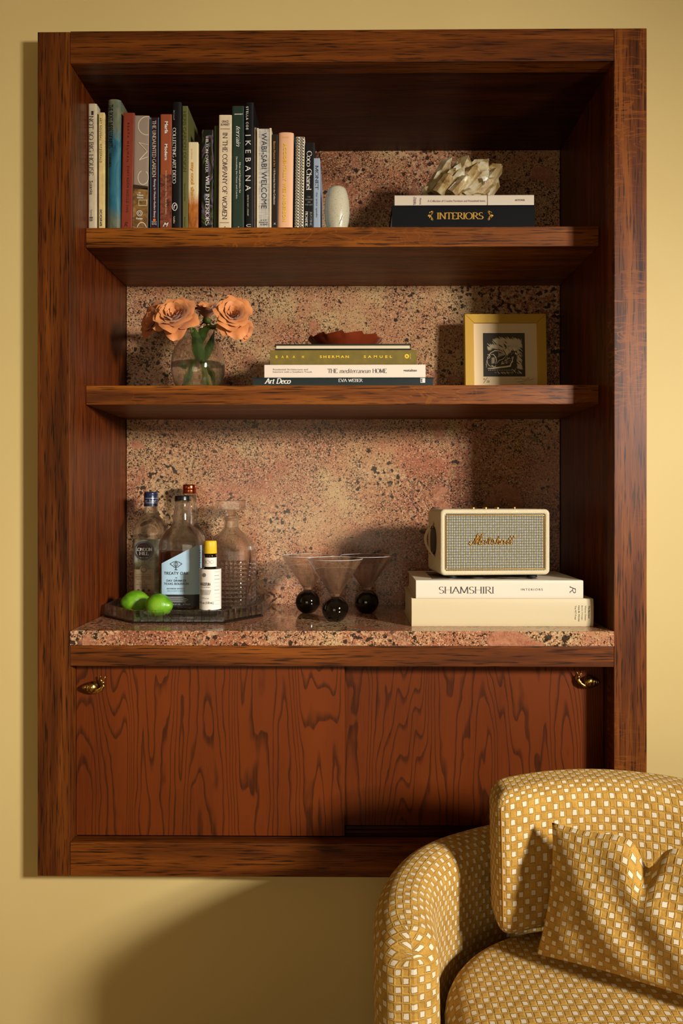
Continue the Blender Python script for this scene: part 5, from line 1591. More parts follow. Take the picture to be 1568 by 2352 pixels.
# gin --------------------------------------------------------------
yg = .352; kg = (1.75 + yg) / F
gx_ = X(346.5, yg)
gb = thing('gin_bottle', 'clear gin bottle with navy cap and round LONDON HILL label', 'bottle', (gx_, yg, zt1))
def zg(py): return Z(py, yg) - zt1
W3, E3 = 37.5 * kg, 3.2
sec = [(0, W3 * .92, W3 * .92, E3), (.006, W3, W3, E3), (zg(1222), W3, W3, E3), (zg(1213), W3 * .97, W3 * .97, 3.0), (zg(1203), W3 * .88, W3 * .88, 2.7), (zg(1193), W3 * .70, W3 * .70, 2.3), (zg(1184), W3 * .50, W3 * .50, 2.0), (zg(1178), W3 * .42, W3 * .42, 2), (zg(1164), W3 * .37, W3 * .37, 2), (zg(1150), W3 * .36, W3 * .36, 2)]
g = Geo(); g.loft(sec, 64)
obj('bottle_glass', g, g_clear, gb, smooth=True)
g = Geo(); g.lathe([(W3 * .415, zg(1163)), (W3 * .415, zg(1150)), (W3 * .42, zg(1140)), (W3 * .40, zg(1138)), (W3 * .415, zg(1137)), (W3 * .405, zg(1132)), (W3 * .37, zg(1130)), (.0005, zg(1129.6))], 40, cap0=True, cap1=False)
navy = M((24, 34, 62), .3)
obj('cap', g, navy, gb, smooth=True, angle=50)
silver = M((196, 200, 206), .3, .6)
for py in (1144.5, 1155):
    g = Geo(); g.lathe([(W3 * .418, zg(py + .5)), (W3 * .430, zg(py + .5)), (W3 * .430, zg(py - .5)), (W3 * .418, zg(py - .5))], 40, cap0=False, cap1=False); obj('cap_ring', g, silver, gb)
sfc = body_front(W3 * .43, W3 * .43, 2)
letters(gb, 'Gin . Lond', (-W3 * .36, W3 * .38, zg(1152.5), zg(1147.5)), silver, surf=sfc, font='serif', lift=.0006)
sfg = body_front(W3, W3, E3)
# botanical sleeve
mbo = NT('botanical_print'); v = mbo.coord()
nn = mbo.noise(v, 34, 3, .55, 1.2)
lnz = mbo.ramp(mbo.math('FRACT', mbo.math('MULTIPLY', nn, 6.0)), [(.0, 1.0), (.08, 0.0), (.92, 0.0), (1.0, 1.0)])
big_ = mbo.noise(v, 14, 2)
mbo.set(color=mbo.mix(lnz, mbo.ramp(big_, [(.36, srgb(74, 72, 44)), (.5, srgb(134, 130, 96)), (.58, srgb(196, 206, 196)), (.66, srgb(96, 140, 150))]), srgb(40, 38, 28)), rough=.35)
patch(gb, 'sleeve_print', (-W3 * .985, W3 * .985, max(.004, zg(1399)), zg(1237)), sfg, mbo.mat, 40, 10)
def disc(root, name, cx, cz, r, sf, m, lift, n=32):
    g = Geo()
    v = [(cx, sf(cx, cz) - lift, cz)] + [(cx + r * math.cos(2 * PI * k / n), sf(cx + r * math.cos(2 * PI * k / n), 0) - lift, cz + r * math.sin(2 * PI * k / n)) for k in range(n)]
    g.add(v, [(0, 1 + k, 1 + (k + 1) % n) for k in range(n)])
    return obj(name, g, m, root)
cxg, czg = X(341, yg) - gx_, zg(1262)
disc(gb, 'round_label', cxg, czg, 23.5 * kg, sfg, M((120, 118, 112), .4), .0012)
disc(gb, 'round_label', cxg, czg, 22.3 * kg, sfg, M((74, 70, 66), .4), .0014)
disc(gb, 'round_label', cxg, czg, 17.2 * kg, sfg, M((24, 22, 22), .4), .0016)
wh = M((214, 210, 202), .5)
def gl_(s, x0, x1, y0, y1, m=wh, **kw): return letters(gb, s, (X(x0, yg) - gx_, X(x1, yg) - gx_, zg(y1), zg(y0)), m, surf=sfg, lift=.0021, **kw)
gl_('LONDON', 321.5, 359, 1256, 1263.5, font='serif', thick=.2, thin=.09); gl_('HILL', 330, 352, 1265, 1273, font='serif', thick=.2, thin=.09)
gl_('PREMIUM GIN', 330, 352, 1251, 1253, M((150, 40, 36), .5)); gl_('ESTD 1785', 332, 350, 1277, 1279)
tan = M((172, 152, 118), .55); brn = M((92, 74, 50), .55)
patch(gb, 'paper_label', (X(315, yg) - gx_, X(363.5, yg) - gx_, zg(1370), zg(1305)), sfg, tan, 24, 4, .0012)
disc(gb, 'paper_label', cxg - .001, zg(1305), 8.6 * kg, sfg, tan, .0014)
for rr in (6.8, 5.4):
    g = Geo(); pts = [(cxg - .001 + rr * kg * math.cos(2 * PI * k / 20), sfg(cxg + rr * kg * math.cos(2 * PI * k / 20), 0) - .0016, zg(1305) + rr * kg * math.sin(2 * PI * k / 20)) for k in range(20)]
    g.tube(pts, .0004, 5, closed=True); obj('seal_ring', g, brn, gb)
for q, (s_, a_, b_) in enumerate((('London Hill Dry Gin is made with a', 323, 356), ('noble blend of botanicals sourced from', 322, 358), ('all over the world. Each botanical is', 322, 357), ('carefully chosen for its unique quality', 323, 357), ('The result', 336, 344), ('Crisp, Clean, Dry', 330, 350), ('with subtle citrus sweetness and', 324, 356), ('a spicy fruit edge', 331, 348), ('BOTANICALS', 333, 348))):
    gl_(s_, a_, b_, 1315 + q * 3.7, 1317.4 + q * 3.7, brn)
for cxp in (328, 340, 352):
    disc(gb, 'botanical_mark', X(cxp, yg) - gx_, zg(1352), 3.2 * kg, sfg, brn, .0016, 5)
patch(gb, 'label_line', (X(319, yg) - gx_, X(360, yg) - gx_, zg(1359.6), zg(1359)), sfg, brn, 10, 1, .0016)
gl_('70cl   40% VOL', 333, 359, 1364.5, 1367.5, brn)

# tall bottle behind, copper cap --------------------------------------------------
yt = .386; kt = (1.75 + yt) / F
tx_ = X(435, yt)
tb = thing('tall_bottle', 'tall clear bottle with a copper cap standing behind the bourbon', 'bottle', (tx_, yt, zt1))
def zq_(py): return Z(py, yt) - zt1
W4 = 38 * kt
sec = [(0, W4 * .93, W4 * .93, 2), (.006, W4, W4, 2), (zq_(1240), W4, W4, 2), (zq_(1228), W4 * .93, W4 * .93, 2), (zq_(1217), W4 * .76, W4 * .76, 2), (zq_(1207), W4 * .56, W4 * .56, 2), (zq_(1198), W4 * .47, W4 * .47, 2), (zq_(1165), W4 * .43, W4 * .43, 2), (zq_(1136), W4 * .40, W4 * .40, 2)]
g = Geo(); g.loft(sec, 56); obj('bottle_glass', g, g_clear, tb, smooth=True)
cop = M((196, 104, 66), .22, 1.0)
g = Geo(); g.lathe([(W4 * .41, zq_(1134)), (W4 * .42, zq_(1133)), (W4 * .42, zq_(1126)), (W4 * .40, zq_(1125.4)), (W4 * .41, zq_(1124.6)), (W4 * .41, zq_(1115)), (W4 * .38, zq_(1113)), (.0005, zq_(1112.6))], 40, cap1=False)
obj('cap', g, cop, tb, smooth=True, angle=40)
patch(tb, 'label', (-W4 * .9, W4 * .9, zq_(1380), zq_(1262)), body_front(W4, W4, 2), M((206, 196, 170), .6), 24, 3)

# bitters --------------------------------------------------------------
ya = .178; ka = (1.75 + ya) / F
ax_ = X(483, ya)
ab = thing('bitters_bottle', 'small dark bitters bottle in an oversized white label with yellow cap', 'bottle', (ax_, ya, zt1))
def za_(py): return Z(py, ya) - zt1
W5 = 24 * ka
mdk = NT('dark_brown_glass'); mdk.set(color=srgb(26, 14, 8), rough=.06, coat=.5)
sec = [(0, W5 * .9, W5 * .9, 2), (.004, W5 * .97, W5 * .97, 2), (za_(1318), W5 * .97, W5 * .97, 2), (za_(1311), W5 * .88, W5 * .88, 2), (za_(1305), W5 * .68, W5 * .68, 2), (za_(1300), W5 * .58, W5 * .58, 2), (za_(1281), W5 * .56, W5 * .56, 2), (za_(1278), W5 * .60, W5 * .60, 2), (za_(1272), W5 * .60, W5 * .60, 2)]
g = Geo(); g.loft(sec, 56); obj('bottle_glass', g, mdk.mat, ab, smooth=True)
g = Geo(); n_ = 48
prof = [(W5 * .61, za_(1271)), (W5 * .625, za_(1270)), (W5 * .60, za_(1249)), (W5 * .58, za_(1243.5)), (W5 * .53, za_(1242)), (.0005, za_(1241.6))]
g.lathe(prof, 48, cap1=False)
myl = NT('yellow_cap'); myl.set(color=srgb(226, 186, 26), rough=.4)
sp = myl.n('ShaderNodeSeparateXYZ', ins={0: myl.coord()})
myl.bump(myl.math('SINE', myl.math('MULTIPLY', myl.math('ARCTAN2', sp.outputs[1], sp.outputs[0]), 60.0)), .3, .0006)
obj('cap', g, myl.mat, ab, smooth=True, angle=50)
mpap = M((226, 218, 202), .6)
# paper label wraps all the way round, taller than the shoulder
g = Geo(); g.lathe([(W5 * 1.0, .018), (W5 * 1.03, .018), (W5 * 1.03, za_(1306)), (W5 * 1.0, za_(1306))], 56, cap0=False, cap1=False)
obj('label', g, mpap, ab, smooth=True, angle=50)
g = Geo(); g.lathe([(W5 * .58, za_(1301)), (W5 * .60, za_(1301)), (W5 * .60, za_(1280)), (W5 * .57, za_(1280))], 48, cap0=False, cap1=False)
obj('neck_label', g, mpap, ab, smooth=True, angle=50)
sfa = body_front(W5 * 1.03, W5 * 1.03, 2); sfn = body_front(W5 * .60, W5 * .60, 2)
def al(s, x0, x1, y0, y1, m=ink, **kw): return letters(ab, s, (X(x0, ya) - ax_, X(x1, ya) - ax_, za_(y1), za_(y0)), m, surf=sfa, lift=.0006, **kw)
al('ANGOSTURA', 462.5, 488, 1336, 1343, bold=.02); al('aromatic bitters', 463.5, 487, 1345, 1347.2)
for q in range(4): al('mmm mmmmm mm mmmmmm mm'[q:], 462 + q, 489 - q, 1353 + q * 2.9, 1355.2 + q * 2.9, M((90, 84, 76), .6))
al('44.7% alc./vol', 467, 484, 1370, 1373, M((110, 100, 90), .6)); al('4 fl. oz. (118 mL)', 460.5, 494.5, 1379, 1386, bold=.01)
for q in range(10):
    x0_, x1_ = X(496, ya) - ax_, X(506, ya) - ax_
    zq = za_(1312 + q * 8.2)
    patch(ab, 'label_line', (x0_, x1_ * (.96 if q % 2 else 1.0), zq - (.0009 if q in (1, 2, 5) else .0004), zq), sfa, M((70, 64, 58), .6), 6, 1, .0006)
disc(ab, 'crest', X(473, ya) - ax_, za_(1319), 5 * ka, sfa, M((120, 112, 100), .6), .0005, 7)
g = Geo()
for px_ in (472.5, 480, 489):
    pts = [(X(px_, ya) - ax_ + 3.6 * ka * math.cos(2 * PI * k / 14), sfn(X(px_, ya) - ax_ + 3.6 * ka * math.cos(2 * PI * k / 14), 0) - .0004, za_(1290) + 3.6 * ka * math.sin(2 * PI * k / 14)) for k in range(14)]
    g.tube(pts, .0003, 5, closed=True)
obj('medal_print', g, M((130, 122, 108), .6), ab)
ring_pts = [(X(485, ya) - ax_ + 7 * ka * math.cos(2 * PI * k / 18), sfa(X(485, ya) - ax_ + 7 * ka * math.cos(2 * PI * k / 18), 0) - .0006, za_(1402) + 4.5 * ka * math.sin(2 * PI * k / 18)) for k in range(18)]
g = Geo(); g.tube(ring_pts, .0006, 5, closed=True); obj('label_mark', g, ink, ab)

# decanter --------------------------------------------------------------
yc = .335; kc = (1.75 + yc) / F
dx_ = X(531, yc)
dc = thing('cut_glass_decanter', 'square cut-glass decanter with diamond pattern and flat stopper', 'decanter', (dx_, yc, zt1))
def zd_(py): return Z(py, yc) - zt1
W6 = 53 * kc; E6 = 7
sec = [(0, W6 * .95, W6 * .95, E6), (.004, W6, W6, E6), (zd_(1262), W6, W6, E6), (zd_(1252), W6 * .96, W6 * .96, 6), (zd_(1240), W6 * .82, W6 * .82, 5), (zd_(1228), W6 * .60, W6 * .60, 4), (zd_(1218), W6 * .40, W6 * .40, 3), (zd_(1211), W6 * .315, W6 * .315, 2.2), (zd_(1196), W6 * .30, W6 * .30, 2), (zd_(1191), W6 * .34, W6 * .34, 2), (zd_(1189), W6 * .48, W6 * .48, 2), (zd_(1186), W6 * .48, W6 * .48, 2), (zd_(1184), W6 * .30, W6 * .30, 2)]
td = .006
inn = [(.012, W6 * .88 - td, W6 * .88 - td, 5)] + [(z, max(.006, rx - td), max(.006, ry - td), e) for z, rx, ry, e in sec[2:9]] + [(zd_(1184), W6 * .22, W6 * .22, 2)]
zA, zB = .010, zd_(1284)
nzc, nxc = 11, 9                       # diamonds up and across each face
sub_ = 4
ring_n = 4 * nxc * sub_ + 4 * 8
def sq_ring(z, rx, e, cut):
    """ring of points; on the flats of the body the cutting stands out as small pyramids"""
    pts = []
    fl = .80                           # flat share of each face
    for fc in range(4):
        for i in range(nxc * sub_ + 8):
            w0 = -1 + 2 * i / (nxc * sub_ + 8)
            a_ = math.atan(w0) + fc * PI / 2
            x, y = sup(a_, rx, rx, e)
            if cut is not None:
                w_ = (y if fc in (0, 2) else x) / rx / fl
                if abs(w_) < 1:
                    u_ = (w_ + 1) / 2 * nxc
                    du = abs(u_ - math.floor(u_) - .5) * 2
                    dd = .0038 * max(0, 1 - max(du, cut))
                    if fc == 0: x += dd
                    elif fc == 1: y += dd
                    elif fc == 2: x -= dd
                    else: y -= dd
            pts.append((x, y, z))
    return pts
rows_ = []
for z, rx, ry, e in sec[:2]: rows_.append(sq_ring(z, rx, e, None))
for j in range(nzc * sub_ + 1):
    u_ = j / sub_
    rows_.append(sq_ring(zA + (zB - zA) * j / (nzc * sub_), W6, E6, abs(u_ - math.floor(u_) - .5) * 2))
for z, rx, ry, e in sec[2:]: rows_.append(sq_ring(z, rx, e, None))
for z, rx, ry, e in reversed(inn): rows_.append(sq_ring(z, rx, e, None))
nr_ = len(rows_[0]); g = Geo()
g.add([p for r in rows_ for p in r], [(i * nr_ + k, i * nr_ + (k + 1) % nr_, (i + 1) * nr_ + (k + 1) % nr_, (i + 1) * nr_ + k) for i in range(len(rows_) - 1) for k in range(nr_)] + [tuple(range(nr_ - 1, -1, -1)), tuple(range((len(rows_) - 1) * nr_, len(rows_) * nr_))])
obj('decanter_body', g, g_dec, dc, smooth=True, angle=14)
g = Geo(); R6 = 34 * kc
g.loft([(zd_(1184.5), W6 * .2, W6 * .2, 2), (zd_(1178), W6 * .22, W6 * .22, 2), (zd_(1173), W6 * .25, W6 * .25, 2), (zd_(1171.5), R6 * .93, R6 * .93, 7), (zd_(1170), R6, R6, 7), (zd_(1151), R6, R6, 7), (zd_(1149), R6 * .94, R6 * .94, 7)], 56)
obj('stopper', g, g_dec, dc, smooth=True, angle=35)

# limes --------------------------------------------------------------
mli = NT('lime_skin'); v = mli.coord()
mli.set(color=mli.ramp(mli.noise(v, 18, 3), [(.35, srgb(58, 108, 12)), (.55, srgb(104, 158, 24)), (.75, srgb(140, 180, 50))]), rough=.32, spec=.5, coat=.15)
mli.bump(mli.noise(v, 430, 2), .35, .001)
def lime(label, px, y, rpx, rot, tone):
    k = (1.75 + y) / F; r = rpx * k
    t = thing('lime', label, 'lime', (X(px, y), y, zt1 + r * .86), (0, 0, 0), 'limes on the tray')
    t.rotation_euler = rot
    g = Geo()
    def sh(d):
        a_ = abs(d.x)
        return 1 + .16 * max(0, a_ - .86) / .14 * (1 if d.x > 0 else .6)
    g.ellipsoid((0, 0, 0), (r * 1.02, r * .86, r * .86), 40, 26, fn=sh)
    obj('skin', g, mli.mat, t, smooth=True)
    g = Geo(); g.lathe([(.0035, -.0006), (.0035, .0004), (.002, .0012), (.0004, .0014)], 12)
    o = obj('stem_scar', g, M((120, 130, 50), .7), t, smooth=True)
    o.location = (-r * 1.08, 0, 0); o.rotation_euler = (0, -PI / 2, 0)
    return t
lime('dark green lime against the gin bottle at the back of the tray', 311, .225, 30, (0, 0, .5), 0)
lime('bright lime at the front of the tray before the bourbon', 364, .158, 31, (0, 0, -.35), 1)

# ------------------------------------------------------------------ martini glasses
g_thin = glass('martini_glass', (.995, .995, .995, 1), 1.45, clear=.4)
mball = NT('black_glass_ball'); mball.set(color=srgb(12, 7, 5), rough=.03, spec=.5)
def martini(label, px, y, rim_px, ball_px, py_rim):
    k = (1.75 + y) / F
    t = thing('martini_glass', label, 'glass', (X(px, y), y, zc1 + .0002), group='martini glasses on the counter')
    rb = ball_px * k; R = rim_px * k
    zb_ = rb * .90
    g = Geo(); g.ellipsoid((0, 0, zb_), (rb, rb, rb), 40, 26)
    for i, v_ in enumerate(g.v): g.v[i] = (v_[0], v_[1], max(0.0, v_[2]))
    obj('ball_base', g, mball.mat, t, smooth=True)
    zn = zb_ + rb * .93; zr = Z(py_rim, y) - t.location.z
    dz = zr - zn
    g = Geo(); wl_ = .0011
    out = [(.17 * R, zn), (.155 * R, zn + .02 * dz), (.16 * R, zn + .05 * dz), (.24 * R, zn + .14 * dz), (.40 * R, zn + .32 * dz), (.70 * R, zn + .66 * dz), (R, zr)]
    inn_ = [(R - wl_, zr), (.70 * R - wl_, zn + .665 * dz), (.40 * R - wl_, zn + .335 * dz), (.18 * R, zn + .14 * dz), (.0006, zn + .10 * dz)]
    g.lathe([(.0006, zn)] + out + inn_, 64, cap0=False, cap1=False)
    obj('bowl', g, g_thin, t, smooth=True, angle=30)
    g = Geo(); g.tube([((R - wl_ / 2) * math.cos(2 * PI * q / 64), (R - wl_ / 2) * math.sin(2 * PI * q / 64), zr) for q in range(64)], .0006, 6, closed=True)
    obj('rim', g, M((206, 208, 208), .06), t, smooth=True)  # opaque pale rim, the bright edge highlight put into its colour
    return t
martini('martini glass on a black ball base nearest the decanter', 706.5, .285, 60.5, 28, 1276)
martini('front martini glass on a black ball base, standing before the other two', 769.5, .142, 64, 30, 1283)
martini('martini glass on a black ball base nearest the cream speaker', 841.5, .287, 60.5, 28, 1276)

# ------------------------------------------------------------------ speaker
ysp = .088; ksp = (1.75 + ysp) / F
rot_s = math.radians(5)
sw_ = (1264 - 1011) * ksp / math.cos(rot_s) * 1.015; sh_ = Z(1169.5, ysp) - Z(1322, ysp); sd_ = .155
ft_ = Z(1322, ysp) - (z6_ + .0006)
spx = X(1011, ysp)
sp_ = thing('bluetooth_speaker', 'cream leatherette speaker with salt and pepper grille and gold script name', 'speaker', (spx, ysp, z6_ + .0006), (0, 0, rot_s))
mcl = NT('cream_leatherette'); v = mcl.coord()
mcl.set(color=mcl.mix(mcl.noise(v, 20, 2), srgb(212, 196, 156), srgb(222, 206, 168)), rough=.5)
vz_ = mcl.n('ShaderNodeTexVoronoi', feature='DISTANCE_TO_EDGE', ins={'Vector': v, 'Scale': 520.0})
mcl.bump(mcl.ramp(vz_.outputs[0], [(0, 0.0), (.25, 1.0)]), .5, .0008)
# cabinet shell: open-fronted rounded box
def rrect(x0, x1, z0, z1, r, n=8):
    pts = []
    for cx, cz, a0 in ((x1 - r, z1 - r, 0), (x0 + r, z1 - r, 90), (x0 + r, z0 + r, 180), (x1 - r, z0 + r, 270)):
        for i in range(n + 1):
            a_ = math.radians(a0 + 90 * i / n); pts.append((cx + r * math.cos(a_), cz + r * math.sin(a_)))
    return pts
z0s = ft_; z1s = ft_ + sh_
bwid = 10.5 * ksp
rings = []
def rg(off, y, r): return [(x, y, z) for x, z in rrect(off, sw_ - off, z0s + off, z1s - off, max(.0015, r))]
rings = [rg(.004, sd_, .008), rg(.0, sd_ - .004, .012), rg(.0, .006, .012), rg(.0008, .0025, .0112), rg(.003, .0006, .0095), rg(.006, 0.0, .008), rg(bwid - .002, 0.0, .005), rg(bwid, .0015, .004), rg(bwid, .008, .004)]
nn_ = len(rings[0]); g = Geo(); vv = [p for r in rings for p in r]
ff = [(i * nn_ + k, i * nn_ + (k + 1) % nn_, (i + 1) * nn_ + (k + 1) % nn_, (i + 1) * nn_ + k) for i in range(len(rings) - 1) for k in range(nn_)]
ff.append(tuple(range(nn_ - 1, -1, -1)))
g.add(vv, ff); obj('cabinet', g, mcl.mat, sp_, smooth=True, angle=40)
# woven grille
mgr = NT('woven_grille'); v = mgr.coord()
sv_ = mgr.n('ShaderNodeSeparateXYZ', ins={0: v})
px_ = 1.0 / ksp     # pixels per unit
ux = mgr.math('MULTIPLY', sv_.outputs[0], px_ / 4.0); uz = mgr.math('MULTIPLY', sv_.outputs[2], px_ / 6.2)
rowi = mgr.math('FLOOR', uz)
fx_ = mgr.math('FRACT', ux); fz_ = mgr.math('FRACT', uz)
thread = mgr.ramp(fx_, [(.0, 0.0), (.12, 1.0), (.52, 1.0), (.64, 0.0)])
rowm = mgr.ramp(fz_, [(.0, .25), (.22, 1.0), (.72, 1.0), (.95, .25)])
cw = mgr.mix(mgr.ramp(mgr.noise(v, 240, 1), [(.45, 0.0), (.55, 1.0)]), srgb(206, 200, 180), srgb(190, 178, 120))
cg = mgr.mix(mgr.math('MULTIPLY', thread, rowm), srgb(30, 30, 34), cw)
mgr.set(color=cg, rough=.7)
mgr.bump(mgr.math('MULTIPLY', thread, rowm), .5, .0006)
g = Geo(); g.box(bwid + .0002, sw_ - bwid - .0002, .0042, .0075, z0s + bwid + .0002, z1s - bwid - .0002); obj('grille', g, mgr.mat, sp_)
mgd = M((190, 142, 66), .3, .85)
g = Geo(); g.tube([(x, .0036, z) for x, z in rrect(bwid + .0032, sw_ - bwid - .0032, z0s + bwid + .0032, z1s - bwid - .0032, .004)], .0012, 8, closed=True)
obj('gold_piping', g, mgd, sp_, smooth=True)
# script name drawn as a raised tube, in photograph pixels
def S_(px, py): return (X(px, ysp) - spx, .0026, Z(py, ysp) - sp_.location.z)
def smooth_path(p, m=5):
    out = []
    p = [Vector(a_) for a_ in p]
    for i in range(len(p) - 1):
        p0, p1, p2, p3 = p[max(0, i - 1)], p[i], p[i + 1], p[min(len(p) - 1, i + 2)]
        for k in range(m):
            t = k / m
            out.append(.5 * ((2 * p1) + (-p0 + p2) * t + (2 * p0 - 5 * p1 + 4 * p2 - p3) * t * t + (-p0 + 3 * p1 - 3 * p2 + p3) * t ** 3))
    out.append(p[-1]); return out
name_px = [
 [(1083, 1245), (1080, 1246), (1079.5, 1249), (1083, 1251), (1088, 1249), (1094, 1239), (1100, 1227)],
 [(1101, 1226), (1097, 1237), (1094, 1250)], [(1094, 1250), (1103, 1236), (1112, 1226)], [(1112, 1226), (1106, 1238), (1102, 1248), (1104, 1250.5), (1108, 1248)],
 [(1117, 1241), (1112, 1241), (1108, 1246), (1109, 1250), (1114, 1248), (1118, 1241)], [(1118, 1241), (1116, 1247), (1118, 1250), (1122, 1246)],
 [(1122, 1246), (1126, 1237), (1128, 1235), (1128, 1238), (1126, 1246), (1127, 1250), (1131, 1247)],
 [(1131, 1247), (1136, 1238), (1138, 1243), (1138, 1249), (1133, 1250)], [(1138, 1249), (1141, 1247)],
 [(1142, 1250), (1146, 1240), (1149, 1232)], [(1144, 1247), (1149, 1241), (1151, 1242), (1149, 1248), (1151, 1250), (1155, 1247)],
 [(1162, 1241), (1157, 1241), (1153, 1246), (1154, 1250), (1159, 1248), (1163, 1241)], [(1163, 1241), (1161, 1248), (1163, 1250), (1167, 1246)],
 [(1167, 1246), (1173, 1239), (1179, 1232), (1177, 1233), (1169, 1245), (1170, 1250), (1174, 1247)], [(1174, 1247), (1180, 1239), (1187, 1232), (1185, 1233), (1177, 1245), (1178, 1250), (1183, 1247), (1184, 1246)]]
g = Geo()
for i_, st in enumerate(name_px):
    pth = smooth_path([S_(a_, b_) for a_, b_ in st])
    g.tube(pth, .00125 if i_ not in (0, 1, 2, 3) else .0016, 7)
obj('script_name', g, mgd, sp_, smooth=True)
for cx in (.035, sw_ - .035):
    for cy in (.03, sd_ - .03):
        g = Geo(); g.lathe([(.012, 0), (.0125, .001), (.0115, ft_ + .002)], 20, cx, cy); obj('foot', g, M((20, 18, 17), .6), sp_, smooth=True, angle=40)
mbr2 = M((170, 128, 66), .3, .9)
for pxk, r_ in ((1092, .0065), (1121, .0065), (1149, .0065), (1190, .0035)):
    g = Geo(); cx = X(pxk, ysp + .06) - spx
    g.lathe([(r_, -.0005), (r_, .003), (r_ * .9, .0046), (r_ * .6, .005), (.0004, .005)], 20, cx, .06); o = obj('knob', g, mbr2, sp_, smooth=True, angle=40); 
    for v_ in o.data.vertices: v_.co.z += z1s
# side plate and strap
mdk2 = M((52, 40, 28), .6)
g = Geo()
pts = [(y, z) for y, z in rrect(.045, .125, z0s + .045, z0s + .115, .03, 10)]
n_ = len(pts)
g.add([(-.0004, y, z) for y, z in pts], [tuple(range(n_))]); obj('strap_recess', g, mdk2, sp_)
def strap(y0, y1, z0, z1, bow):
    g = Geo()
    path = [(-.002 - bow * math.sin(PI * t) , y0 + (y1 - y0) * t, z0 + (z1 - z0) * t) for t in [k / 14 for k in range(15)]]
    V, Fq = [], []
    for p in path:
        for dx__, dy__ in ((-.0015, -.010), (-.0015, .010), (.0012, .010), (.0012, -.010)):
            V.append((p[0] + dx__, p[1] + dy__, p[2]))
    for i in range(14):
        for k in range(4): Fq.append((i * 4 + k, i * 4 + (k + 1) % 4, (i + 1) * 4 + (k + 1) % 4, (i + 1) * 4 + k))
    Fq += [(3, 2, 1, 0), (56, 57, 58, 59)]
    g.add(V, Fq); return obj('strap', g, mcl.mat, sp_, smooth=True, angle=50)
strap(.07, .086, z0s + .040, z0s + .126, .020)
for zz_ in (z0s + .050, z0s + .114):
    g = Geo(); g.ellipsoid((-.008, .08, zz_), (.004, .0045, .0045), 14, 10); g.tube([(-.006, .08, zz_), (.001, .08, zz_)], .003, 8); obj('strap_stud', g, mbr2, sp_, smooth=True)
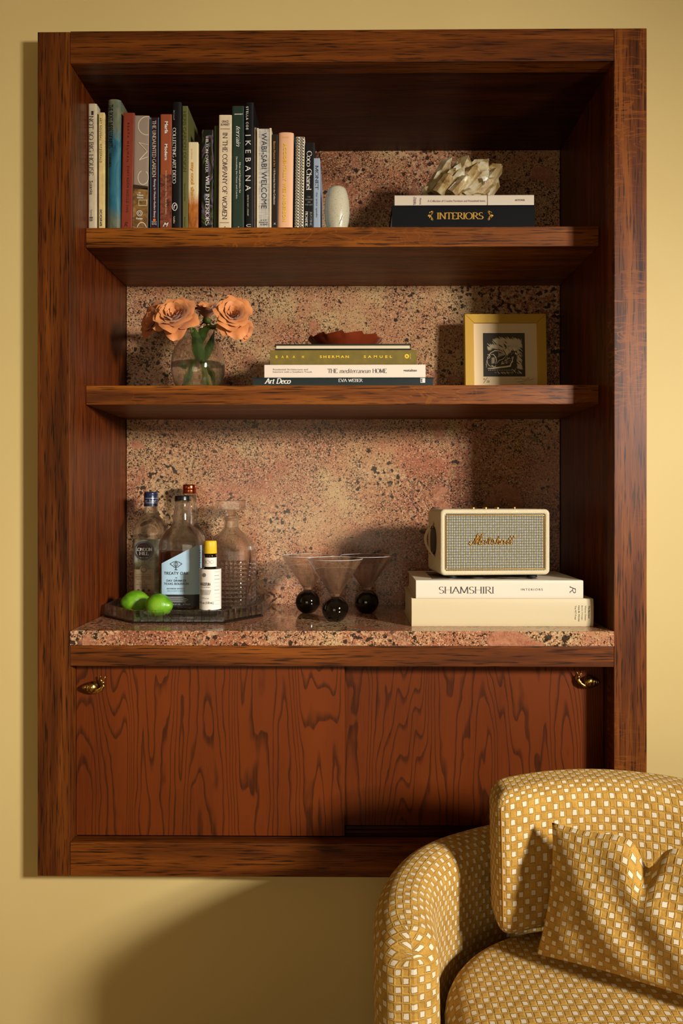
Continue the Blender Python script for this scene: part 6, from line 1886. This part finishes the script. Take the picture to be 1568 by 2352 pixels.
# ------------------------------------------------------------------ tub armchair
m_vel = velvet()
CX, CY = .436, -.52
RO, RI = .398, .291
ch = thing('tub_armchair', 'round tub armchair in gold and cream checked cut velvet', 'armchair', (CX, CY, FLOOR_Z))
CZ = FLOOR_Z
def top_h(phi):      # height of the shell's top edge, phi in degrees from the right-hand side
    p = min(phi, 180 - phi) if phi <= 180 and phi >= 0 else -1
    pts = [(-30, -.668), (-6, -.660), (4, -.652), (30, -.652), (60, -.66), (90, -.66)]
    p = max(-30, min(90, min(phi, 180 - phi)))
    for (a, za), (b_, zb) in zip(pts, pts[1:]):
        if a <= p <= b_:
            u = (p - a) / (b_ - a); u = u * u * (3 - 2 * u)
            return za + (zb - za) * u
    return pts[-1][1]
A0, A1 = -13.0, 193.0
NP, rt = 150, .055
def shell():
    # profile: inner foot, up the inner face, over the top, down the outer face
    hw_ = (RO - RI) / 2; rm = (RO + RI) / 2
    zfoot = CZ + .05
    prof_n = 12
    secs_ = []; us = []
    arc_tot = math.radians(A1 - A0) * rm
    endc = .048                       # length of the rounded end
    for i in range(NP + 1):
        t = i / NP
        # denser samples near both ends
        s_ = .5 - .5 * math.cos(PI * t); s_ = .6 * t + .4 * s_
        d = s_ * arc_tot
        secs_.append(d)
    g = Geo(); V = []; UV = []
    LM = 2 * (abs(top_h(120) - zfoot)) + .065
    for d in secs_:
        e = min(d, arc_tot - d)
        q = 1.0 if e >= endc else max(0.0, 1 - (1 - e / endc) ** 2.4) ** (1 / 2.4)
        phi = A0 + (A1 - A0) * d / arc_tot
        zt = top_h(phi) - (0 if e >= endc * 1.3 else (.030 * (1 - e / (endc * 1.3)) ** 3))
        h_ = hw_ * q
        rr_ = min(h_ * .98, .050)
        pr = []
        nz = 16
        for k in range(nz): pr.append((-h_, zfoot + (zt - rr_ - zfoot) * k / nz))
        for k in range(prof_n + 1):
            a_ = PI - PI / 2 * k / prof_n
            pr.append((-h_ + rr_ + rr_ * math.cos(a_), zt - rr_ + rr_ * math.sin(a_)))
        for k in range(prof_n + 1):
            a_ = PI / 2 - PI / 2 * k / prof_n
            pr.append((h_ - rr_ + rr_ * math.cos(a_), zt - rr_ + rr_ * math.sin(a_)))
        for k in range(1, nz + 1): pr.append((h_, zt - rr_ - (zt - rr_ - zfoot) * k / nz))
        c_, s2 = math.cos(math.radians(phi)), math.sin(math.radians(phi))
        L_ = 0; prev = None; row = []; uvr = []
        # arc length measured from the top centre so that the check is centred on the ridge
        acc = [0]
        for a_, b_ in zip(pr, pr[1:]): acc.append(acc[-1] + math.hypot(b_[0] - a_[0], b_[1] - a_[1]))
        if e >= endc * 1.3: LM = acc[-1]
        # how far round the end cap this section has turned
        extra = 0 if e >= endc else 0
        for (n_, z), l in zip(pr, acc):
            r_ = rm + n_
            # inner face leans out a little towards the top
            lean_ = (.010 - .004 * n_ / hw_) * (z - zfoot) / (zt - zfoot)
            r_ += lean_ - .008
            row.append((r_ * c_, r_ * s2, z - CZ))
            uvr.append((d, l - LM / 2 if len(uvr) <= nz + prof_n else LM / 2 - (acc[-1] - l)))
        V.append(row); UV.append(uvr)
    m_ = len(V[0])
    # run the cloth out from the middle of the back along every row, so it wraps the rounded ends unstretched
    mid_i = len(V) // 2
    for k in range(m_):
        for rng, sg in ((range(mid_i + 1, len(V)), 1), (range(mid_i - 1, -1, -1), -1)):
            for i in rng:
                if min(secs_[i], arc_tot - secs_[i]) > endc * 1.1: continue
                a_, b_ = V[i - sg][k], V[i][k]
                l = math.hypot(b_[0] - a_[0], b_[1] - a_[1])
                UV[i][k] = (UV[i - sg][k][0] + sg * l, UV[i][k][1])
    vv = [p for row in V for p in row]
    ff, uu = [], []
    for i in range(len(V) - 1):
        for k in range(m_ - 1):
            ff.append((i * m_ + k, (i + 1) * m_ + k, (i + 1) * m_ + k + 1, i * m_ + k + 1))
            # around the rounded ends the cloth runs on: widen u by the sideways travel
            uu.append([UV[i][k], UV[i + 1][k], UV[i + 1][k + 1], UV[i][k + 1]])
    g.add(vv, ff, uu)
    return obj('shell', g, m_vel, ch, smooth=True)
shell()

def soft_box(fn, nx, ny, nz, hx, hy, hz, r, uvrot=0.0):
    """rounded box of half sizes; fn bends a point; uv in working units face by face"""
    g = Geo()
    def P_(p):
        c_ = [max(-h_ + r, min(h_ - r, v_)) for v_, h_ in zip(p, (hx, hy, hz))]
        d = Vector([p[i] - c_[i] for i in range(3)])
        if d.length > 1e-9: d = d.normalized() * r
        return fn(c_[0] + d.x, c_[1] + d.y, c_[2] + d.z)
    ca, sa = math.cos(uvrot), math.sin(uvrot)
    def U(a, b_): return (a * ca - b_ * sa, a * sa + b_ * ca)
    g.grid(lambda u, t: P_(((2 * u - 1) * hx, -hy, (2 * t - 1) * hz)), nx, nz, lambda u, t: U((2 * u - 1) * hx, (2 * t - 1) * hz))
    g.grid(lambda u, t: P_(((2 * u - 1) * hx, hy, (2 * t - 1) * hz)), nx, nz, lambda u, t: U((2 * u - 1) * hx, (2 * t - 1) * hz), flip=True)
    g.grid(lambda u, t: P_((-hx, (2 * u - 1) * hy, (2 * t - 1) * hz)), ny, nz, lambda u, t: U((2 * u - 1) * hy - hx - hy, (2 * t - 1) * hz), flip=True)
    g.grid(lambda u, t: P_((hx, (2 * u - 1) * hy, (2 * t - 1) * hz)), ny, nz, lambda u, t: U((2 * u - 1) * hy + hx + hy, (2 * t - 1) * hz))
    g.grid(lambda u, t: P_(((2 * u - 1) * hx, (2 * t - 1) * hy, hz)), nx, ny, lambda u, t: U((2 * u - 1) * hx, (2 * t - 1) * hy + hy + hz))
    g.grid(lambda u, t: P_(((2 * u - 1) * hx, (2 * t - 1) * hy, -hz)), nx, ny, lambda u, t: U((2 * u - 1) * hx, -(2 * t - 1) * hy - hy - hz), flip=True)
    return g

# back cushion: straight ends, front bowed like the tub
bcx, bhx, bhz = .462, .200, .122
bz_c = -.523 - bhz
def bend(x, y, z):
    X_ = bcx + x
    yb_ = -.276 - .040 * (x / bhx) ** 2
    yf = yb_ - .098 + .012 * (1 - (x / bhx) ** 2)
    t = (y + .06) / .12
    Y_ = yf + (yb_ - yf) * t
    Y_ += .012 * (z / bhz)                          # leans back
    crown = .010 * (1 - (x / bhx) ** 2)
    puff = .012 * (1 - (x / bhx) ** 4) * (1 - (z / bhz) ** 4) * (1 if t < .5 else 0)
    return (X_ - CX, Y_ - puff - CY, bz_c + z + crown * (1 if z > 0 else 0) - CZ)
g = soft_box(bend, 56, 18, 38, bhx, .06, bhz, .030)
obj('back_cushion', g, m_vel, ch, smooth=True, weld=False)
# seat cushion: round, fills the tub and runs out to the front
zs_top, ths = -.797, .17
def seat():
    g = Geo(); nr, na = 34, 96
    def Rr(a):            # plan outline
        c_, s_ = math.cos(a), math.sin(a)
        if s_ >= 0: return .281 * (1 - .16 * s_ ** 2)
        e = 3.0
        return 1 / ((abs(c_) / .281) ** e + (abs(s_) / .36) ** e) ** (1 / e)
    prof = []
    re_ = .045
    for k in range(nr + 1):
        t = k / nr
        prof.append(t)
    V, UV = [], []
    for k in range(nr + 1):
        t = k / nr
        for j in range(na):
            a_ = 2 * PI * j / na
            R_ = Rr(a_)
            # arc-length running: flat top, rounded edge, side
            flat = R_ - re_; l = t * (flat + re_ * PI / 2 + ths - re_)
            if l < flat: r_, z_ = l, 0.0
            elif l < flat + re_ * PI / 2:
                q = (l - flat) / re_; r_, z_ = flat + re_ * math.sin(q), -re_ * (1 - math.cos(q))
            else: r_, z_ = R_, -re_ - (l - flat - re_ * PI / 2)
            crown = .014 * max(0, 1 - (r_ / R_) ** 2)
            V.append((r_ * math.cos(a_), r_ * math.sin(a_) - .012, zs_top + z_ + crown - CZ))
            UV.append((l * math.cos(a_ ), l * math.sin(a_)))
    ff, uu = [], []
    for k in range(nr):
        for j in range(na):
            j2 = (j + 1) % na
            q = (k * na + j, (k + 1) * na + j, (k + 1) * na + j2, k * na + j2)
            ff.append(q); uu.append([UV[i] for i in q])
    g.add(V, ff, uu)
    return obj('seat_cushion', g, m_vel, ch, smooth=True)
seat()
# base drum below the seat
g = Geo(); g.lathe([(.265, .02), (.27, .03), (.27, zs_top - ths - CZ - .002), (.02, zs_top - ths - CZ - .002)], 64, cap1=True); 
obj('base', g, M((176, 128, 52), .9), ch, smooth=True, angle=40)
g = Geo(); g.lathe([(.26, 0.0), (.26, .02)], 48); obj('plinth', g, M((40, 26, 16), .5), ch, smooth=True, angle=40)
# seam along the near end of the back cushion
g = Geo(); pts = []
for k in range(30):
    z = -bhz * .82 + 2 * bhz * .82 * k / 29
    q = bend(-bhx + .010, -.06 + .010, z)
    pts.append((q[0] - .001, q[1] - .0012, q[2]))
g.tube(pts, .0013, 6); obj('seam', g, M((168, 120, 44), .9), ch, smooth=True)

# throw pillow -----------------------------------------------------------
e_u = Vector((.195, -.115, 0)).normalized()
TL, BL = P(1264, 1926, -.418), P(1230, 2200, -.452)
pw, phh = .335, (TL - BL).length + .02
e_v = ((TL - BL) - e_u * (TL - BL).dot(e_u)).normalized()
e_n = e_u.cross(e_v).normalized()
if e_n.y > 0: e_n = -e_n            # towards the room
tp = thing('throw_pillow', 'small matching checked velvet pillow with a chopped top on the armchair', 'pillow', tuple(BL + Vector((0, -.004, .008))))
shift_ = (TL - BL).dot(e_u)
def pil(sgn):
    def f(u, t):
        a, b_ = 2 * u - 1, 2 * t - 1
        # pinched corners: edges curve inwards
        ed = .055 * (1 - b_ * b_) * a ** 3 * -1
        ev = .10 * (1 - a * a) * b_ ** 3 * -1
        x = (a * (1 + ed * .9 * 1.0)) ; 
        z = (b_ * (1 + 0) )
        x = a * (1 - .06 * (1 - b_ * b_)); z = b_ * (1 - .12 * (1 - a * a) * (.6 if b_ < 0 else .25))
        prof_ = (max(0, 1 - abs(a) ** 2.6) * max(0, 1 - abs(b_) ** 2.6)) ** .55
        th_ = (.052 if sgn > 0 else .026) * prof_
        # chop: V-shaped dent from the top centre
        dent = math.exp(-((a + .04) / .10) ** 2) * max(0, b_ + .05) ** 1.3
        z -= .30 * dent
        th_ *= 1 - .35 * dent
        lobes = .05 * math.exp(-((abs(a + .04) - .30) / .16) ** 2) * max(0, b_) ** 2
        z += lobes
        wr = .006 * math.sin(9 * a + 5 * b_) * (1 - a * a) + .005 * math.sin(16 * b_ - 7 * a) * (a < 0) * abs(a) * (1 - b_ * b_)
        sag = .02 * (1 - b_) * .0
        pu = (x + 1) / 2 * pw; pv = (z + 1) / 2 * phh
        p = e_u * (pu + shift_ * (pv / phh)) + e_v * pv + e_n * (sgn * (th_ + wr * prof_) + .0)
        return p
    return f
g = Geo()
g.grid(pil(1), 70, 50, lambda u, t: (u * pw * 1.04, t * phh * 1.1 + .03 * math.sin(PI * u) * 0), flip=False)
g.grid(pil(-1), 70, 50, lambda u, t: (u * pw * 1.04, t * phh * 1.1), flip=True)
obj('pillow_case', g, m_vel, tp, smooth=True, weld=True)
# ------------------------------------------------------------------ to metres
for o in list(sc.objects):
    if o.parent is None and o.type not in {'CAMERA', 'LIGHT'}:
        o.location = Vector(o.location) * K + Vector((0, 0, EYE))
        o.scale = Vector(o.scale) * K
